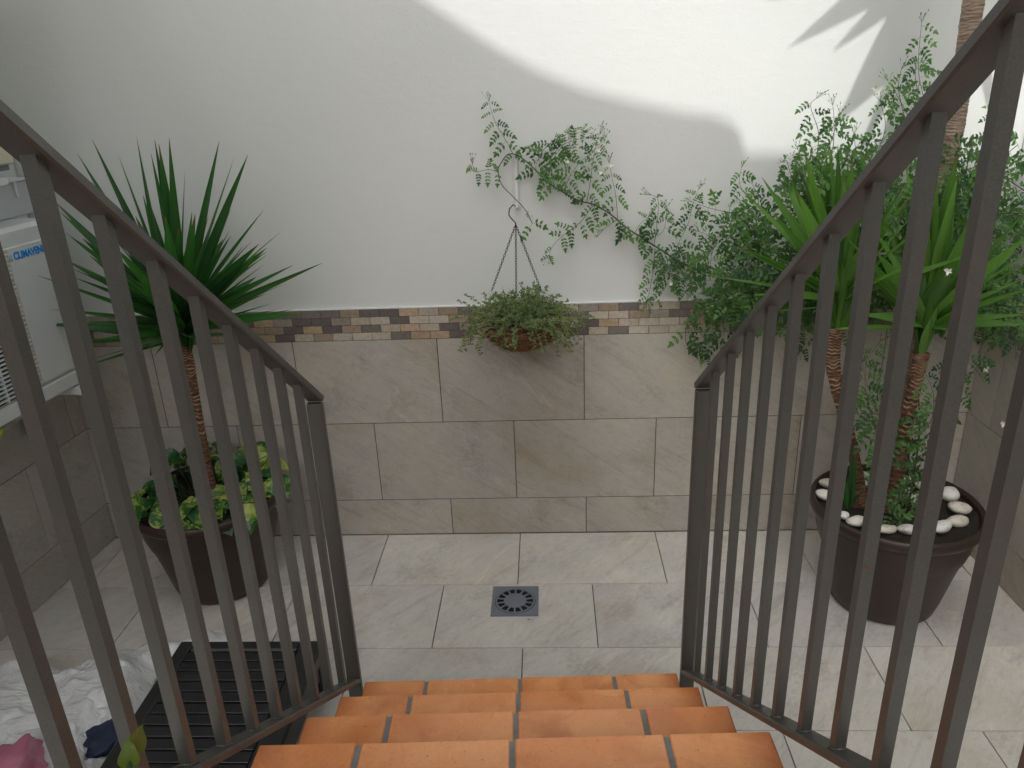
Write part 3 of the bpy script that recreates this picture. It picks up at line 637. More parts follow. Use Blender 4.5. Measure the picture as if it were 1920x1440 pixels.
# tall yucca: its crown is above the picture and throws the spiky shadow on the wall
TC = (1.262, -.42, 2.78)
def shadow_tip(px, py, Y):   # crown leaf tip at depth Y whose sun shadow falls on the wall where the photo shows it
    W0 = at(px, py, .012); k = (W0.y-Y)/SDIR.y; return W0-SDIR*k
Ttips = [(shadow_tip(1440, 2, -.60), 1.0), (shadow_tip(1478, 90, -.72), 1.5), (shadow_tip(1560, 98, -.75), .9), (shadow_tip(1568, 232, -.88), 1.9), (shadow_tip(1600, 312, -.92), 1.2), (shadow_tip(1640, 335, -.9), 1.9), (shadow_tip(1662, 250, -.8), 1.5), (shadow_tip(1730, 300, -.88), 1.6), (shadow_tip(1780, 330, -.7), 1.5), (shadow_tip(1860, 240, -.72), 1.2), (shadow_tip(1905, 150, -.6), 1.2)]
yucca('tall yucca with a thick pale bark trunk rising out at the top right', [(1.285, -.42, .36), (1.262, -.42, .5), (1.24, -.41, .93), (1.27, -.40, 1.6), (1.266, -.40, 2.1), (1.262, -.42, 2.8)], [.022, .020, .024, .027, .030, .036], TC, Ttips, 34, .60, .075, (M['yucca'], M['trunk_tall']), 14, ring=.010, amp=.05, ranges=(38, 88), lf=2)
# sprout in the right pot
spt = thing('yucca_sprout', 'small green yucca sprout beside an old stump in the white pebble pot', 'yucca', tuple(atz(1590, 955, .40)))
o0 = Vector(spt.location); mb = MB(); rr = random.Random(9)
for px, py, w1 in [(1598, 822, .030), (1604, 852, .032), (1622, 915, .016), (1585, 900, .02)]:
    yleaf(mb, Vector((rr.uniform(-.004, .004), 0, 0)), at(px, py, o0.y-.01)-o0, w1, .0, rr, hi=.5)
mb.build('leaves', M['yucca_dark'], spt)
mb = trunk_mesh([Vector((.035, .05, -.02)), Vector((.04, .05, .03)), Vector((.045, .05, .055))], [.03, .028, .026]); mb.build('stump', M['trunk'], spt)
# ------------------------------------------------------------------ jasmine
def leaflet(mb, p, d, nrm, ln, wd, tone):
    d = d.normalized(); s = d.cross(nrm).normalized(); n2 = s.cross(d)
    q = [p, p+d*ln*.32+s*wd*.5+n2*ln*.06, p+d*ln*.68+s*wd*.36+n2*ln*.03, p+d*ln-n2*ln*.10, p+d*ln*.68-s*wd*.36+n2*ln*.03, p+d*ln*.32-s*wd*.5+n2*ln*.06, p+d*ln*.4-n2*ln*.03]
    mb.add(q, [(0, 1, 6), (1, 2, 6), (2, 3, 6), (3, 4, 6), (4, 5, 6), (5, 0, 6)], 0, (tone, 0, 0), True)
def compound(ml, ms, p, d, rr, size=.05, pairs=3, droop=.35):
    d = d.normalized(); nrm = Vector((rr.uniform(-.5, .5), -1, rr.uniform(.0, .9))).normalized()
    tone = min(1, max(0, rr.gauss(.4, .3))); pts = [p]; cur = p; dd = d.copy()
    for i in range(pairs+1):
        dd = (dd+Vector((0, 0, -droop*.35))).normalized(); cur = cur+dd*size/(pairs+1); pts.append(cur)
        s = dd.cross(nrm).normalized()
        if True:
            ll = size*.34*(1-.08*i)*rr.uniform(.8, 1.15)
            for sg in (-1, 1):
                leaflet(ml, cur, s*sg*1.0+dd*.5+Vector((rr.uniform(-.15, .15), rr.uniform(-.2, .2), -.1)), nrm+Vector((rr.uniform(-.3, .3), 0, rr.uniform(-.3, .3))), ll, ll*.56, tone)
    ll = size*.42; leaflet(ml, cur, dd, nrm, ll, ll*.5, tone)
    ms.tube(pts, .0005, 3, caps=False)
def shoot(ml, ms, pts, rr, r0=.0016, step=.035, size=.05, start=.0, tips=True):
    pts = [Vector(p) for p in pts]; P = []
    for i in range(len(pts)-1):
        for k in range(5):
            t = k/5; P0, P1, P2, P3 = pts[max(i-1, 0)], pts[i], pts[i+1], pts[min(i+2, len(pts)-1)]
            P.append(.5*((2*P1)+(P2-P0)*t+(2*P0-5*P1+4*P2-P3)*t*t+(3*P1-P0-3*P2+P3)*t**3))
    P.append(pts[-1]); k = len(P)
    ms.tube(P, [r0*(1-.6*i/k) for i in range(k)], 4, caps=False)
    if step:
        acc = 0; nx = start; sg = rr.choice((-1, 1))
        tot = sum((P[i+1]-P[i]).length for i in range(k-1)) or 1
        for i in range(k-1):
            sgm = P[i+1]-P[i]; l = sgm.length
            while nx < acc+l:
                p = P[i]+sgm*((nx-acc)/max(l, 1e-6)); tg = sgm.normalized(); f = nx/tot
                sd = tg.cross(Vector((0, -1, 0))).normalized(); sz = size*(1.05-.5*f**2)*rr.uniform(.8, 1.2)
                for s_ in (1, -1):
                    if rr.random() < .85:
                        compound(ml, ms, p, sd*s_+tg*rr.uniform(-.1, .6)+Vector((0, rr.uniform(-.6, .1), rr.uniform(-.7, .1))), rr, sz, rr.choice((2, 3, 3)), rr.uniform(.3, .9))
                nx += step*rr.uniform(.8, 1.2)*(1-.3*f)
            acc += l
        if tips:
            tg = (P[-1]-P[-2]).normalized()
            for q in range(8):
                dv = (tg+Vector((rr.uniform(-.7, .7), rr.uniform(-.5, .2), rr.uniform(-.3, .6)))).normalized()
                e = P[-1]+dv*rr.uniform(.012, .04); ms.tube([P[-1], e], .0004, 3, caps=False); leaflet(ml, e, dv, Vector((0, -1, .3)), .009, .0035, .9)
jas = thing('jasmine_vine', 'jasmine climbing along the white wall and bushing out behind the yuccas', 'climbing plant', (1.15, -.2, .4))
J0 = Vector(jas.location); ml, ms, mk = MB(), MB(), MB(); rj = random.Random(21)
def jp(l, Y=-.03, Ye=None):
    n = len(l); return [at(x, y, (Y if Ye is None else Y+(Ye-Y)*i/(n-1))+rj.uniform(-.006, .004))-J0 for i, (x, y) in enumerate(l)]
main = [(1560,600),(1480,575),(1380,530),(1287,497),(1245,472),(1210,450),(1175,427),(1145,402),(1115,384),(1085,376),(1055,360),(1025,340),(995,310),(970,291),(952,290),(940,305),(934,320),(940,345),(960,367),(980,387),(990,402),(998,419)]
mp_ = jp(main, -.022); shoot(mk, mk, mp_, rj, .0034, 0)
for l in [[(961,287),(945,257),(930,232),(920,204),(917,190)], [(935,322),(915,318),(892,322),(886,308)], [(1040,352),(1034,318),(1042,290),(1065,262)], [(1022,338),(1005,318),(1012,292),(1032,268),(1062,252),(1090,248)], [(1056,358),(1072,325),(1092,300),(1112,285),(1130,262)], [(1100,380),(1107,340),(1112,300),(1118,268),(1125,250)], [(1030,300),(1050,275),(1080,262),(1105,258)], [(1010,300),(1020,280),(1035,270)], [(1070,330),(1062,300),(1070,280)], [(1158,410),(1155,370),(1148,335),(1142,305)], [(1112,385),(1085,420),(1055,442),(1036,462),(1030,478)], [(1157,412),(1145,420),(1132,430)], [(1168,422),(1172,435)], [(1226,462),(1232,420),(1234,375),(1222,366)], [(1228,466),(1224,510),(1218,545),(1214,560)], [(1246,472),(1252,500),(1240,530)], [(1190,438),(1200,420),(1215,408)], [(1262,482),(1275,450),(1290,420),(1300,380),(1310,355)], [(1200,445),(1225,445),(1245,430),(1250,390)], [(1290,495),(1262,520),(1230,560),(1210,575)], [(998,419),(993,410)]]:
    shoot(ml, ms, jp(l, -.028, -.045), rj, .0012, .042, .050)
# the bush: arching shoots, denser to the right and below
def ub(x):
    T_ = [(1200, 380), (1240, 372), (1300, 345), (1330, 350), (1400, 325), (1480, 300), (1510, 200), (1560, 195), (1600, 255), (1650, 170), (1690, 110), (1730, 60), (1760, 150), (1830, 260), (1880, 210), (1960, 180)]
    for i in range(len(T_)-1):
        if T_[i][0] <= x <= T_[i+1][0]:
            f = (x-T_[i][0])/(T_[i+1][0]-T_[i][0]); return T_[i][1]*(1-f)+T_[i+1][1]*f
    return 400
def lbd(x): return 525+min(60, max(0, (x-1200)*.3))
for i in range(215):
    x = 1235+(1950-1235)*rj.random()**.82; lo, hi_ = lbd(x), ub(x)+35
    f = rj.random(); y = lo-(lo-hi_)*(f**1.15)*.9
    if x < 1350 and rj.random() < .6: continue
    if x > 1480 and y < 330 and rj.random() < .62: continue
    if x > 1760 and y < 470 and rj.random() < .45: continue
    ln = rj.uniform(35, 105); an = rj.gauss(-90, 45) if y < 520 else rj.uniform(-200, 60)
    if rj.random() < .22: an = rj.uniform(20, 160)
    dx, dy = math.cos(R(an)), math.sin(R(an)); pts = []; bend = rj.uniform(-.6, .6)
    for k in range(5):
        t_ = k/4; xx = x+dx*ln*t_+bend*ln*.4*t_*t_*-dy; yy = y+dy*ln*t_+bend*ln*.4*t_*t_*dx+10*t_*t_; yy = max(yy, ub(min(max(xx, 1200), 1950))); pts.append((xx, min(yy, lbd(x)+35)))
    dp = rj.uniform(.02, .09+.30*min(1, max(0, (x-1250)/350)))
    P_ = jp(pts, -dp, -dp-rj.uniform(0, .05))
    P_ = [Vector((min(v.x, 1.69-J0.x), v.y, v.z)) for v in P_]
    shoot(ml, ms, P_, rj, .0013, .036, rj.uniform(.05, .075))
for l, Y in [([(1700,900),(1640,760),(1622,690),(1650,640)], -.5), ([(1660,870),(1640,800),(1625,740),(1618,680)], -.55), ([(1690,930),(1730,860),(1745,800),(1738,760)], -.56), ([(1700,950),(1690,990),(1680,985)], -.62), ([(1690,960),(1660,960),(1655,930)], -.62), ([(1700,940),(1722,905),(1740,880)], -.6), ([(1715,820),(1745,790),(1750,740),(1735,700)], -.56), ([(1790,740),(1830,690),(1850,660)], -.35), ([(1860,600),(1895,610),(1905,660)], -.35), ([(1840,560),(1880,600),(1900,640)], -.4), ([(1760,700),(1800,670),(1835,700)], -.4), ([(1310,620),(1330,650),(1318,668)], -.06), ([(1290,600),(1285,640),(1300,655)], -.06), ([(1360,620),(1350,655),(1370,665)], -.1), ([(1500,600),(1510,640),(1500,660)], -.15),
             ([(1745,290),(1735,200),(1722,130),(1728,42)], -.12), ([(1690,330),(1700,250),(1685,170),(1690,130)], -.12), ([(1640,300),(1660,240),(1650,190)], -.1), ([(1530,300),(1535,250),(1520,200),(1530,185)], -.16), ([(1545,310),(1560,260),(1575,215)], -.14), ([(1600,330),(1620,300),(1660,280),(1700,250)], -.1), ([(1870,400),(1880,320),(1860,240),(1870,200)], -.1), ([(1830,430),(1850,350),(1900,300)], -.1), ([(1400,470),(1420,400),(1388,350),(1390,315)], -.1)]:
    shoot(ml, ms, jp(l, Y, Y-.02), rj, .0014, .042, .066)
for i in range(20):
    x = rj.uniform(1690, 1840); y = rj.uniform(300, 560); an = R(rj.gauss(-90, 55)); ln = rj.uniform(40, 90)
    P_ = jp([(x+math.cos(an)*ln*t_, y+math.sin(an)*ln*t_+12*t_*t_) for t_ in (0, .35, .7, 1)], -.45-rj.uniform(0, .06))
    shoot(ml, ms, P_, rj, .0013, .036, rj.uniform(.05, .066))
# woody stems from the pot up to the wall
for l, Y0, Y1, r in [([(1700,950),(1705,800),(1700,660),(1640,600),(1560,600)], -.52, -.04, .005), ([(1705,940),(1725,780),(1700,620),(1740,500),(1850,410),(1920,400)], -.5, -.1, .004), ([(1710,700),(1760,520),(1820,345),(1870,330),(1925,360)], -.4, -.08, .0035), ([(1780,600),(1850,380),(1890,350),(1930,400)], -.3, -.08, .003), ([(1640,600),(1540,560),(1450,470),(1380,440)], -.3, -.05, .003), ([(1700,560),(1650,420),(1600,330),(1480,310)], -.3, -.06, .0025), ([(1700,560),(1720,400),(1700,300),(1725,150)], -.3, -.1, .0025)]:
    shoot(mk, mk, jp(l, Y0, Y1), rj, r, 0)
mk.build('stem', M['jstem'], jas); ms.build('twigs', M['jstem'], jas)
o = ml.build('foliage', M['jasmine'], jas)
for px, py, Y in [(1127, 322, -.06), (1122, 280, -.06), (1145, 308, -.05), (1776, 508, -.8), (1472, 500, -.25), (1333, 575, -.1), (1258, 530, -.06), (1640, 165, -.1), (1790, 300, -.3), (1800, 240, -.15), (1665, 345, -.2), (1063, 300, -.05), (1848, 692, -.4), (1880, 795, -.5)]:
    mb = MB(); c = Vector((0, 0, 0)); fr_ = random.Random(px)
    for q in range(5):
        a_ = 2*math.pi*q/5+fr_.random(); dv = Vector((math.cos(a_), -.5+fr_.uniform(-.3, .3), math.sin(a_))).normalized()
        leaflet(mb, c, dv, Vector((0, -1, .1)), .014, .008, 0)
    mb.tube([c, c+Vector((.002, .008, -.018))], [.0012, .0008], 5)
    fo = mb.build('flower', M['petal'], jas); fo.location = at(px, py, Y)-J0
# ------------------------------------------------------------------ hanging basket
HY = -.17
hb_ = thing('hanging_basket', 'coir lined hanging basket with trailing green and dry sprigs', 'hanging basket', tuple(at(968, 415, HY)))
H0 = Vector(hb_.location); bc = at(978, 606, HY)-H0
ck = MB()
hook = [at(x, y, -.05+(HY+.05)*f)-H0 for x, y, f in [(968, 387, .0), (962, 384, .15), (955, 392, .4), (954, 403, .65), (960, 411, .9), (966, 417, 1.0), (967, 421, 1)]]
ck.tube(hook, .0022, 8); ck.build('hook', M['chain'], hb_)
def chain(mb, a_, b_, ll=.0135, r=.0011):
    a_, b_ = Vector(a_), Vector(b_); d = (b_-a_); n = int(d.length/(ll*.74)); dn = d.normalized()
    x = dn.cross(Vector((0, 1, 0))).normalized(); y = dn.cross(x)
    for i in range(n):
        c = a_+d*((i+.5)/n); s = (x if i % 2 else y) ; s = (s+(y if i % 2 else -x)*.4).normalized(); pts = []
        for k in range(9):
            t = 2*math.pi*k/8; pts.append(c+dn*math.cos(t)*ll*.5+s*math.sin(t)*ll*.27)
        mb.tube(pts, r, 4, caps=False)
for px, py, dy in [(922, 545, -.02), (968, 562, .11), (1016, 548, -.05)]:
    cm = MB(); chain(cm, at(967, 421, HY)-H0, at(px, py, HY+dy)-H0); cm.build('chain', M['chain'], hb_)
bowl = MB(); RB = .150; vs = []; na, nb = 64, 16
for i in range(nb+1):
    th = (math.pi/2)*i/nb
    for j in range(na):
        a_ = 2*math.pi*j/na; d = Vector((math.cos(a_)*math.cos(th), math.sin(a_)*math.cos(th), -math.sin(th)*.72))
        k = 1+.05*noise.noise(d*4)+.035*noise.noise(d*16)+.02*noise.noise(d*45); vs.append(bc+Vector((0, 0, .012))+d*RB*k)
bowl.add(vs, [(i*na+j, i*na+(j+1) % na, (i+1)*na+(j+1) % na, (i+1)*na+j) for i in range(nb) for j in range(na)]+[tuple(range(na))], 0, (0, 0, 0), True)
liner = bowl.build('coir_liner', M['coir'], hb_)
fb = MB(); rb = random.Random(31)
for i in range(1000):
    a_ = rb.uniform(0, 2*math.pi); th = rb.uniform(0, math.pi/2*.95); pts = []; k0 = 1.02
    da, dt = rb.uniform(-.5, .5), rb.uniform(-.35, .35)
    for k in range(5):
        A_ = a_+da*k/4+.1*math.sin(k*1.7+i); T_ = th+dt*k/4*.6
        d = Vector((math.cos(A_)*math.cos(T_), math.sin(A_)*math.cos(T_), -math.sin(T_)*.72)); pts.append(bc+Vector((0, 0, .012))+d*RB*(k0+rb.uniform(-.01, .05)+(.10 if k == 4 and i % 5 == 0 else 0)))
    fb.tube(pts, .0007, 3, caps=False)
fb.build('coir_strands', M['coir_hair'], liner)
bl, bs1, bs2 = MB(), MB(), MB()
for i in range(360):
    a_ = rb.uniform(0, 2*math.pi); r0 = rb.uniform(.0, .14); dry = rb.random() < .22
    front = math.sin(a_)
    p = bc+Vector((math.cos(a_)*r0, math.sin(a_)*r0, .012+rb.uniform(0, .015)))
    out = Vector((math.cos(a_), math.sin(a_)*.8, 0)); Ln = rb.uniform(.07, .13) if r0 < .08 else rb.uniform(.07, .17)
    el = rb.uniform(20, 80) if r0 < .075 else rb.uniform(-5, 55); d = (out*math.cos(R(el))+Vector((0, 0, math.sin(R(el))))).normalized()
    pts = [p]; cur = p.copy(); k = 9; g = rb.uniform(.04, .34) if r0 > .06 else rb.uniform(.0, .12)
    if abs(math.cos(a_)) < .45 and front < 0: g *= .6; Ln *= .75
    for q in range(k):
        d = (d+Vector((rb.uniform(-.16, .16), rb.uniform(-.16, .16), -g+rb.uniform(-.1, .1)))).normalized(); cur = cur+d*Ln/k
        if cur.y+H0.y > -.015: cur.y = -.015-H0.y
        pts.append(cur.copy())
    (bs2 if rb.random() < .14 else bs1).tube(pts, [.0015*(1-.5*q/k) for q in range(k+1)], 4, caps=False)
    if dry and rb.random() < .6: continue
    for q in range(1, k+1):
        for z in range(3 if q < k else 6):
            dv = Vector((rb.uniform(-1, 1), rb.uniform(-1, .6), rb.uniform(-.4, 1))); leaflet(bl, pts[q]+Vector((rb.uniform(-.003, .003), 0, 0)), dv, Vector((rb.uniform(-.6, .6), -1, .6)), rb.uniform(.008, .015), rb.uniform(.004, .0065), rb.random())
bs1.build('dry_stems', M['basket_stem'], hb_); bs2.build('red_stems', M['basket_red'], hb_); bl.build('leaves', M['basket_leaf'], hb_)
wb = thing('wall_bracket', 'slim white vertical bracket on the wall holding the hanging basket hook', 'bracket', tuple(at(968, 335, .012)))
B0 = Vector(wb.location); b = MB(); zt = at(966, 280, 0).z-B0.z; zl = at(972, 392, 0).z-B0.z
b.box((-.0065, -.016, zl), (.0065, -.011, zt), 0, bev=.001); b.box((-.004, -.011, zl+.01), (.004, -.0005, zl+.03), 0); b.box((-.004, -.011, zt-.03), (.004, -.0005, zt-.01), 0); b.build('strip', M['white_plastic'], wb)
b = MB(); b.tube([Vector((0, -.004, zl+.012)), Vector((.002, -.03, zl+.004)), Vector((.001, -.062, zl+.010)), Vector((.001, -.068, zl+.022))], .0042, 8); b.build('arm', M['white_plastic'], wb)
b = MB(); b.tube([Vector((-.002, -.003, zt-.012)), Vector((-.002, -.013, zt-.01)), Vector((-.002, -.014, zt+.006))], .002, 6); b.build('screw_hook', M['chain'], wb)
# ------------------------------------------------------------------ pothos in the left pot
def heart(mb, p, d, nrm, ln, tone, curl=.18):
    d = d.normalized(); s = d.cross(nrm).normalized(); n2 = s.cross(d).normalized(); vs = [];
    prof = [(-.12, .0), (-.10, .22), (.0, .38), (.18, .46), (.38, .43), (.58, .33), (.78, .18), (.92, .06), (1.02, .0)]
    for (t, w2) in prof:
        for x in (-1, -.5, 0, .5, 1):
            tt = t+(.12 if (x == 0 and t < .05) else 0)
            vs.append(p+d*ln*tt+s*ln*w2*x+n2*ln*(abs(x)*w2*.30-curl*max(0, tt)**2+.03*math.sin(9*t+3*x)))
    mb.add(vs, [(i*5+j, i*5+j+1, (i+1)*5+j+1, (i+1)*5+j) for i in range(len(prof)-1) for j in range(4)], 0, tone, True)
pt = thing('pothos_plant', 'yellow and green variegated pothos spilling over the left pot rim', 'plant', (PL[0], PL[1], .37))
P0 = Vector(pt.location); mb, ms2 = MB(), MB(); rp = random.Random(17)
lst = []
for i in range(130):
    a_ = rp.uniform(0, 2*math.pi); r = .27*math.sqrt(rp.random()); lst.append((a_, r))
for a_, r in lst:
    z = .045+rp.uniform(0, .06)*(1 if math.sin(a_) > -.2 else .5)+(.04 if math.sin(a_) > .3 else 0)
    if r > .22 and math.sin(a_) < .2: z = rp.uniform(.03, .07)
    p = Vector((math.cos(a_)*r, math.sin(a_)*r, z)); yaw = a_+rp.gauss(0, .7)
    d = Vector((math.cos(yaw), math.sin(yaw), rp.uniform(-.75, .1))); nrm = Vector((rp.uniform(-.4, .4), -.45+rp.uniform(-.35, .3), 1)).normalized()
    heart(mb, p, d, nrm, rp.uniform(.05, .085), (rp.random(), rp.random(), rp.random()))
    r2 = min(r, .2); q0 = Vector((math.cos(a_)*r2*.6, math.sin(a_)*r2*.6, .0)); ms2.tube([q0, (q0+p)/2+Vector((0, 0, .03)), p], .0018, 5, caps=False)
for px, py in [(330, 850), (500, 855), (430, 865), (250, 940), (345, 990), (400, 985), (300, 960), (470, 950), (520, 900), (455, 885)]:
    p = at(px, py, PL[1]+(.12 if py < 900 else -.2))-P0
    heart(mb, p, Vector((rp.uniform(-.6, .6), -.5, -.5)), Vector((0, -.7, .7)), rp.uniform(.08, .11), (rp.random(), rp.random(), rp.random()))
    ms2.tube([Vector((p.x*.5, p.y*.5, 0)), p*.6+Vector((0, 0, .03)), p], .0018, 5, caps=False)
mb.build('leaves', M['pothos'], pt); ms2.build('stems', M['jasmine'], pt)
# sprig near the camera at the left railing
ps = thing('pothos_sprig', 'bright curled pothos sprig in front of the left railing', 'plant', (-.60, -2.0, .80))
def atu(px, py, u):   # point on a vertical plane at lateral u in the stair frame
    n = Vector((math.cos(SY), math.sin(SY), 0)); d = ray(px, py); return CAM+d*((u-n.dot(CAM))/n.dot(d))
S0 = Vector(ps.location); mb = MB(); st2 = MB()
a0, a1, a2 = atu(235, 1475, -.60)-S0, atu(244, 1432, -.60)-S0, atu(250, 1402, -.60)-S0
st2.tube([atu(225, 1540, -.60)-S0, a0, a1, a2], .0028, 6); st2.build('stem', M['yucca'], ps)
heart(mb, a1, (atu(232, 1375, -.60)-S0-a1), Vector((.3, -1, .2)), .028, (.2, .0, .1), .6); heart(mb, a2, (atu(270, 1398, -.61)-S0-a2)+Vector((0, 0, .0)), Vector((-.4, -1, .6)), .026, (.8, .0, .6), -.4)
heart(mb, a2, (atu(268, 1366, -.60)-S0-a2), Vector((1, -.3, .2)), .034, (.5, .0, .3), .1); mb.build('leaves', M['young'], ps)
# ------------------------------------------------------------------ air conditioner and things on the left wall (local x = out of the wall, y = towards the back wall)
def lt(name, label, cat): return thing(name, label, cat, (XL, 0, 0), AL)
ac = lt('air_conditioner', 'white wall mounted air conditioner unit with blue lettering', 'air conditioner')
F = .30; y1, y0, z0, z1 = -.235, -1.09, .90, 1.505
b = MB(); b.box((.05, y0, z0+.05), (F-.002, y1, z1), 0, bev=.014); b.box((.055, y0+.004, z0), (F+.004, y1+.002-.004, z0+.055), 0, bev=.006); b.build('casing', M['ac'], ac)
b = MB(); b.box((F-.003, -.490, .968), (F+.004, y1-.018, 1.444), 0, bev=.003); fp = b.build('front_panel', M['ac'], ac)
b = MB(); b.box((F-.002, -1.07, .965), (F+.001, -.5245, 1.45), 0); b.build('grille_shade_plate', M['void'], ac)  # thin black plate on the casing, painted shade behind the grille wires
b = MB(); k = 0; z = .972
while z < 1.445:
    b.box((F+.001, -.523, z), (F+.009, -.494, z+.0075), 0, bev=.0015); z += .0155
b.build('side_louvres', M['cream_fin'], fp)
b = MB(); z = .975
while z < 1.45:
    b.box((F+.001, -1.07, z), (F+.012, -.528, z+.0045), 0); z += .0145
for yy in (-.535, -.66, -.80, -.94, -1.06): b.box((F-.001, yy-.003, .966), (F+.0105, yy+.003, 1.449), 0)
b.build('grille', M['ac'], ac)
for yy in (-.33, -.95):
    b = MB(); b.box((.0, yy-.02, z0-.035), (F+.02, yy+.02, z0-.004), 0, bev=.002); b.box((.0, yy-.018, z0-.22), (.012, yy+.018, z0-.036), 0); b.build('mounting_arm', M['ac'], ac)
cu = bpy.data.curves.new('lettering', 'FONT'); cu.body = 'CLIMAVENETA'; cu.size = .0335; cu.extrude = .0006; cu.offset = .0014; cu.space_character = 1.04
tmp = bpy.data.objects.new('tmp', cu); sc.collection.objects.link(tmp); bpy.context.view_layer.update()
me = bpy.data.meshes.new_from_object(tmp.evaluated_get(bpy.context.evaluated_depsgraph_get())); me.name = 'lettering'; bpy.data.objects.remove(tmp)
me.materials.clear(); me.materials.append(M['ac_text']); wd = max(v.co.x for v in me.vertices)
kx = .186/wd
for v in me.vertices: x, y, z = v.co; v.co = (z, x*kx, y)
o = link(bpy.data.objects.new('lettering', me), fp); o.location = (F+.0048, -.468, 1.402)
b = MB(); n = 20
pts = [Vector((F+.0055, -.4815+.0075*math.cos(a_), 1.411+.009*math.sin(a_))) for a_ in [R(40+i*14) for i in range(20)]]
b.tube(pts, [.0006+.0016*math.sin(math.pi*i/19) for i in range(20)], 5); b.tube([Vector((F+.0055, -.478, 1.402)), Vector((F+.0055, -.4805, 1.411)), Vector((F+.0055, -.477, 1.418))], .001, 5)
b.build('emblem', M['ac_logo'], fp)
cbx = lt('cable_box', 'grey white box on the wall between the two air conditioner units', 'box')
b = MB(); b.box((.0, -1.1, 1.507), (.155, -.125, 1.628), 0, bev=.004); b.build('body', M['grey_enamel'], cbx)
b = MB(); b.box((.156, -.215, 1.575), (.162, -.205, 1.63), 0); b.box((.0, -1.1, 1.6285), (.163, -.120, 1.634), 0); b.build('lid', M['ac'], cbx)
uc_ = lt('air_conditioner', 'cream coloured upper air conditioner unit at the left picture edge', 'air conditioner')
b = MB(); b.box((.04, -1.15, 1.70), (.30, -.345, 2.35), 0, bev=.006); b.build('casing', M['cream'], uc_)
b = MB(); b.box((.06, -1.13, 1.682), (.285, -.36, 1.6995), 0); b.build('base_pan', M['grille'] if 'grille' in M else M['drain'], uc_)
b = MB(); b.box((.298, -1.14, 1.775), (.303, -.36, 1.7775), 0); b.build('panel_seam', M['drain'], uc_)
for yy in (-.42, -.95):
    b = MB(); b.box((.0, yy-.03, 1.640), (.31, yy+.012, 1.662), 0, bev=.002); b.box((.16, yy-.02, 1.6625), (.22, yy+.01, 1.6815), 0, bev=.003); b.build('mounting_arm', M['ac'], uc_)
pi_ = lt('insulated_pipes', 'grey wrapped pipes and wall plug under the white air conditioner', 'pipe')
b = MB(); rq = random.Random(2)
b.tube([(.22, -.50, .90), (.20, -.50, .86), (.15, -.49, .835), (.10, -.485, .80), (.05, -.48, .775)], [.016, .018, .017, .018, .014], 10); b.build('pipe_elbow', M['insulation'], pi_)
b = MB()
for i in range(7):
    yy = -.655+rq.uniform(-.03, .03); b.tube([(.03+rq.uniform(0, .05), yy, .90), (.04+rq.uniform(0, .05), yy+rq.uniform(-.03, .03), .85), (.02+rq.uniform(0, .03), yy+rq.uniform(-.04, .04), .80), (.012, -.655+rq.uniform(-.03, .03), .76)], .009, 7)
b.build('cable_bundle', M['insulation'], pi_)
b = MB(); b.tube([(.30, -.86, .905), (.31, -.80, .875), (.31, -.745, .872), (.30, -.715, .885), (.29, -.70, .90)], .0045, 6); b.build('earth_wire', M['green_cable'], pi_)
# ------------------------------------------------------------------ black slatted table, plastic sheet, bundles
TZ = .22
tb = thing('slatted_table', 'low black plastic slatted table standing left of the steps', 'table', (-1.0, -1.1, 0))
x0_, x1_, ya, yb = -1.235, -.757, -.965, -1.75
ox = Vector(tb.location); sk = -.012
b = MB(); T0 = Matrix.Translation(-ox)
b.box((x0_, yb, TZ-.05), (x0_+.045, ya, TZ), 0, T=T0, bev=.006); b.box((x1_-.075, yb, TZ-.05), (x1_, ya, TZ), 0, T=T0, bev=.006)
b.box((x0_+.046, ya-.045, TZ-.05), (x1_-.076, ya, TZ-.001), 0, T=T0, bev=.006); b.box((x0_+.046, yb, TZ-.05), (x1_-.076, yb+.04, TZ-.001), 0, T=T0, bev=.006)
b.build('frame', M['black_plastic'], tb)
b = MB(); b.box((x0_+.047, yb+.041, TZ-.034), (x1_-.077, ya-.046, TZ-.030), 0, T=T0); b.build('gap_shade_panel', M['void'], tb)  # black panel added so the slat gaps look shaded
y = ya-.053; kk = 0
while y-.038 > yb+.04:
    b = MB(); dz = rq.uniform(-.0015, .001); b.box((x0_+.047, y-.0365, TZ-.018), (x1_-.077, y, TZ-.004+dz), 0, T=T0, bev=.0012)
    b.build('slat', M['black_plastic'], tb); y -= .0435
for xx, yy in ((x0_+.03, ya-.03), (x1_-.03, ya-.03), (x0_+.03, yb+.03), (x1_-.03, yb+.03)):
    b = MB(); b.box((xx-.02, yy-.02, 0), (xx+.02, yy+.02, TZ-.051), 0, T=T0, bev=.004); b.build('leg', M['black_plastic'], tb)
b = MB(); b.box((x0_+.05, ya-.06, TZ-.16), (x1_-.08, ya-.045, TZ-.052), 0, T=T0); b.box((x1_-.03, yb+.05, TZ-.12), (x1_-.015, ya-.052, TZ-.052), 0, T=T0); b.build('apron', M['black_plastic'], tb)
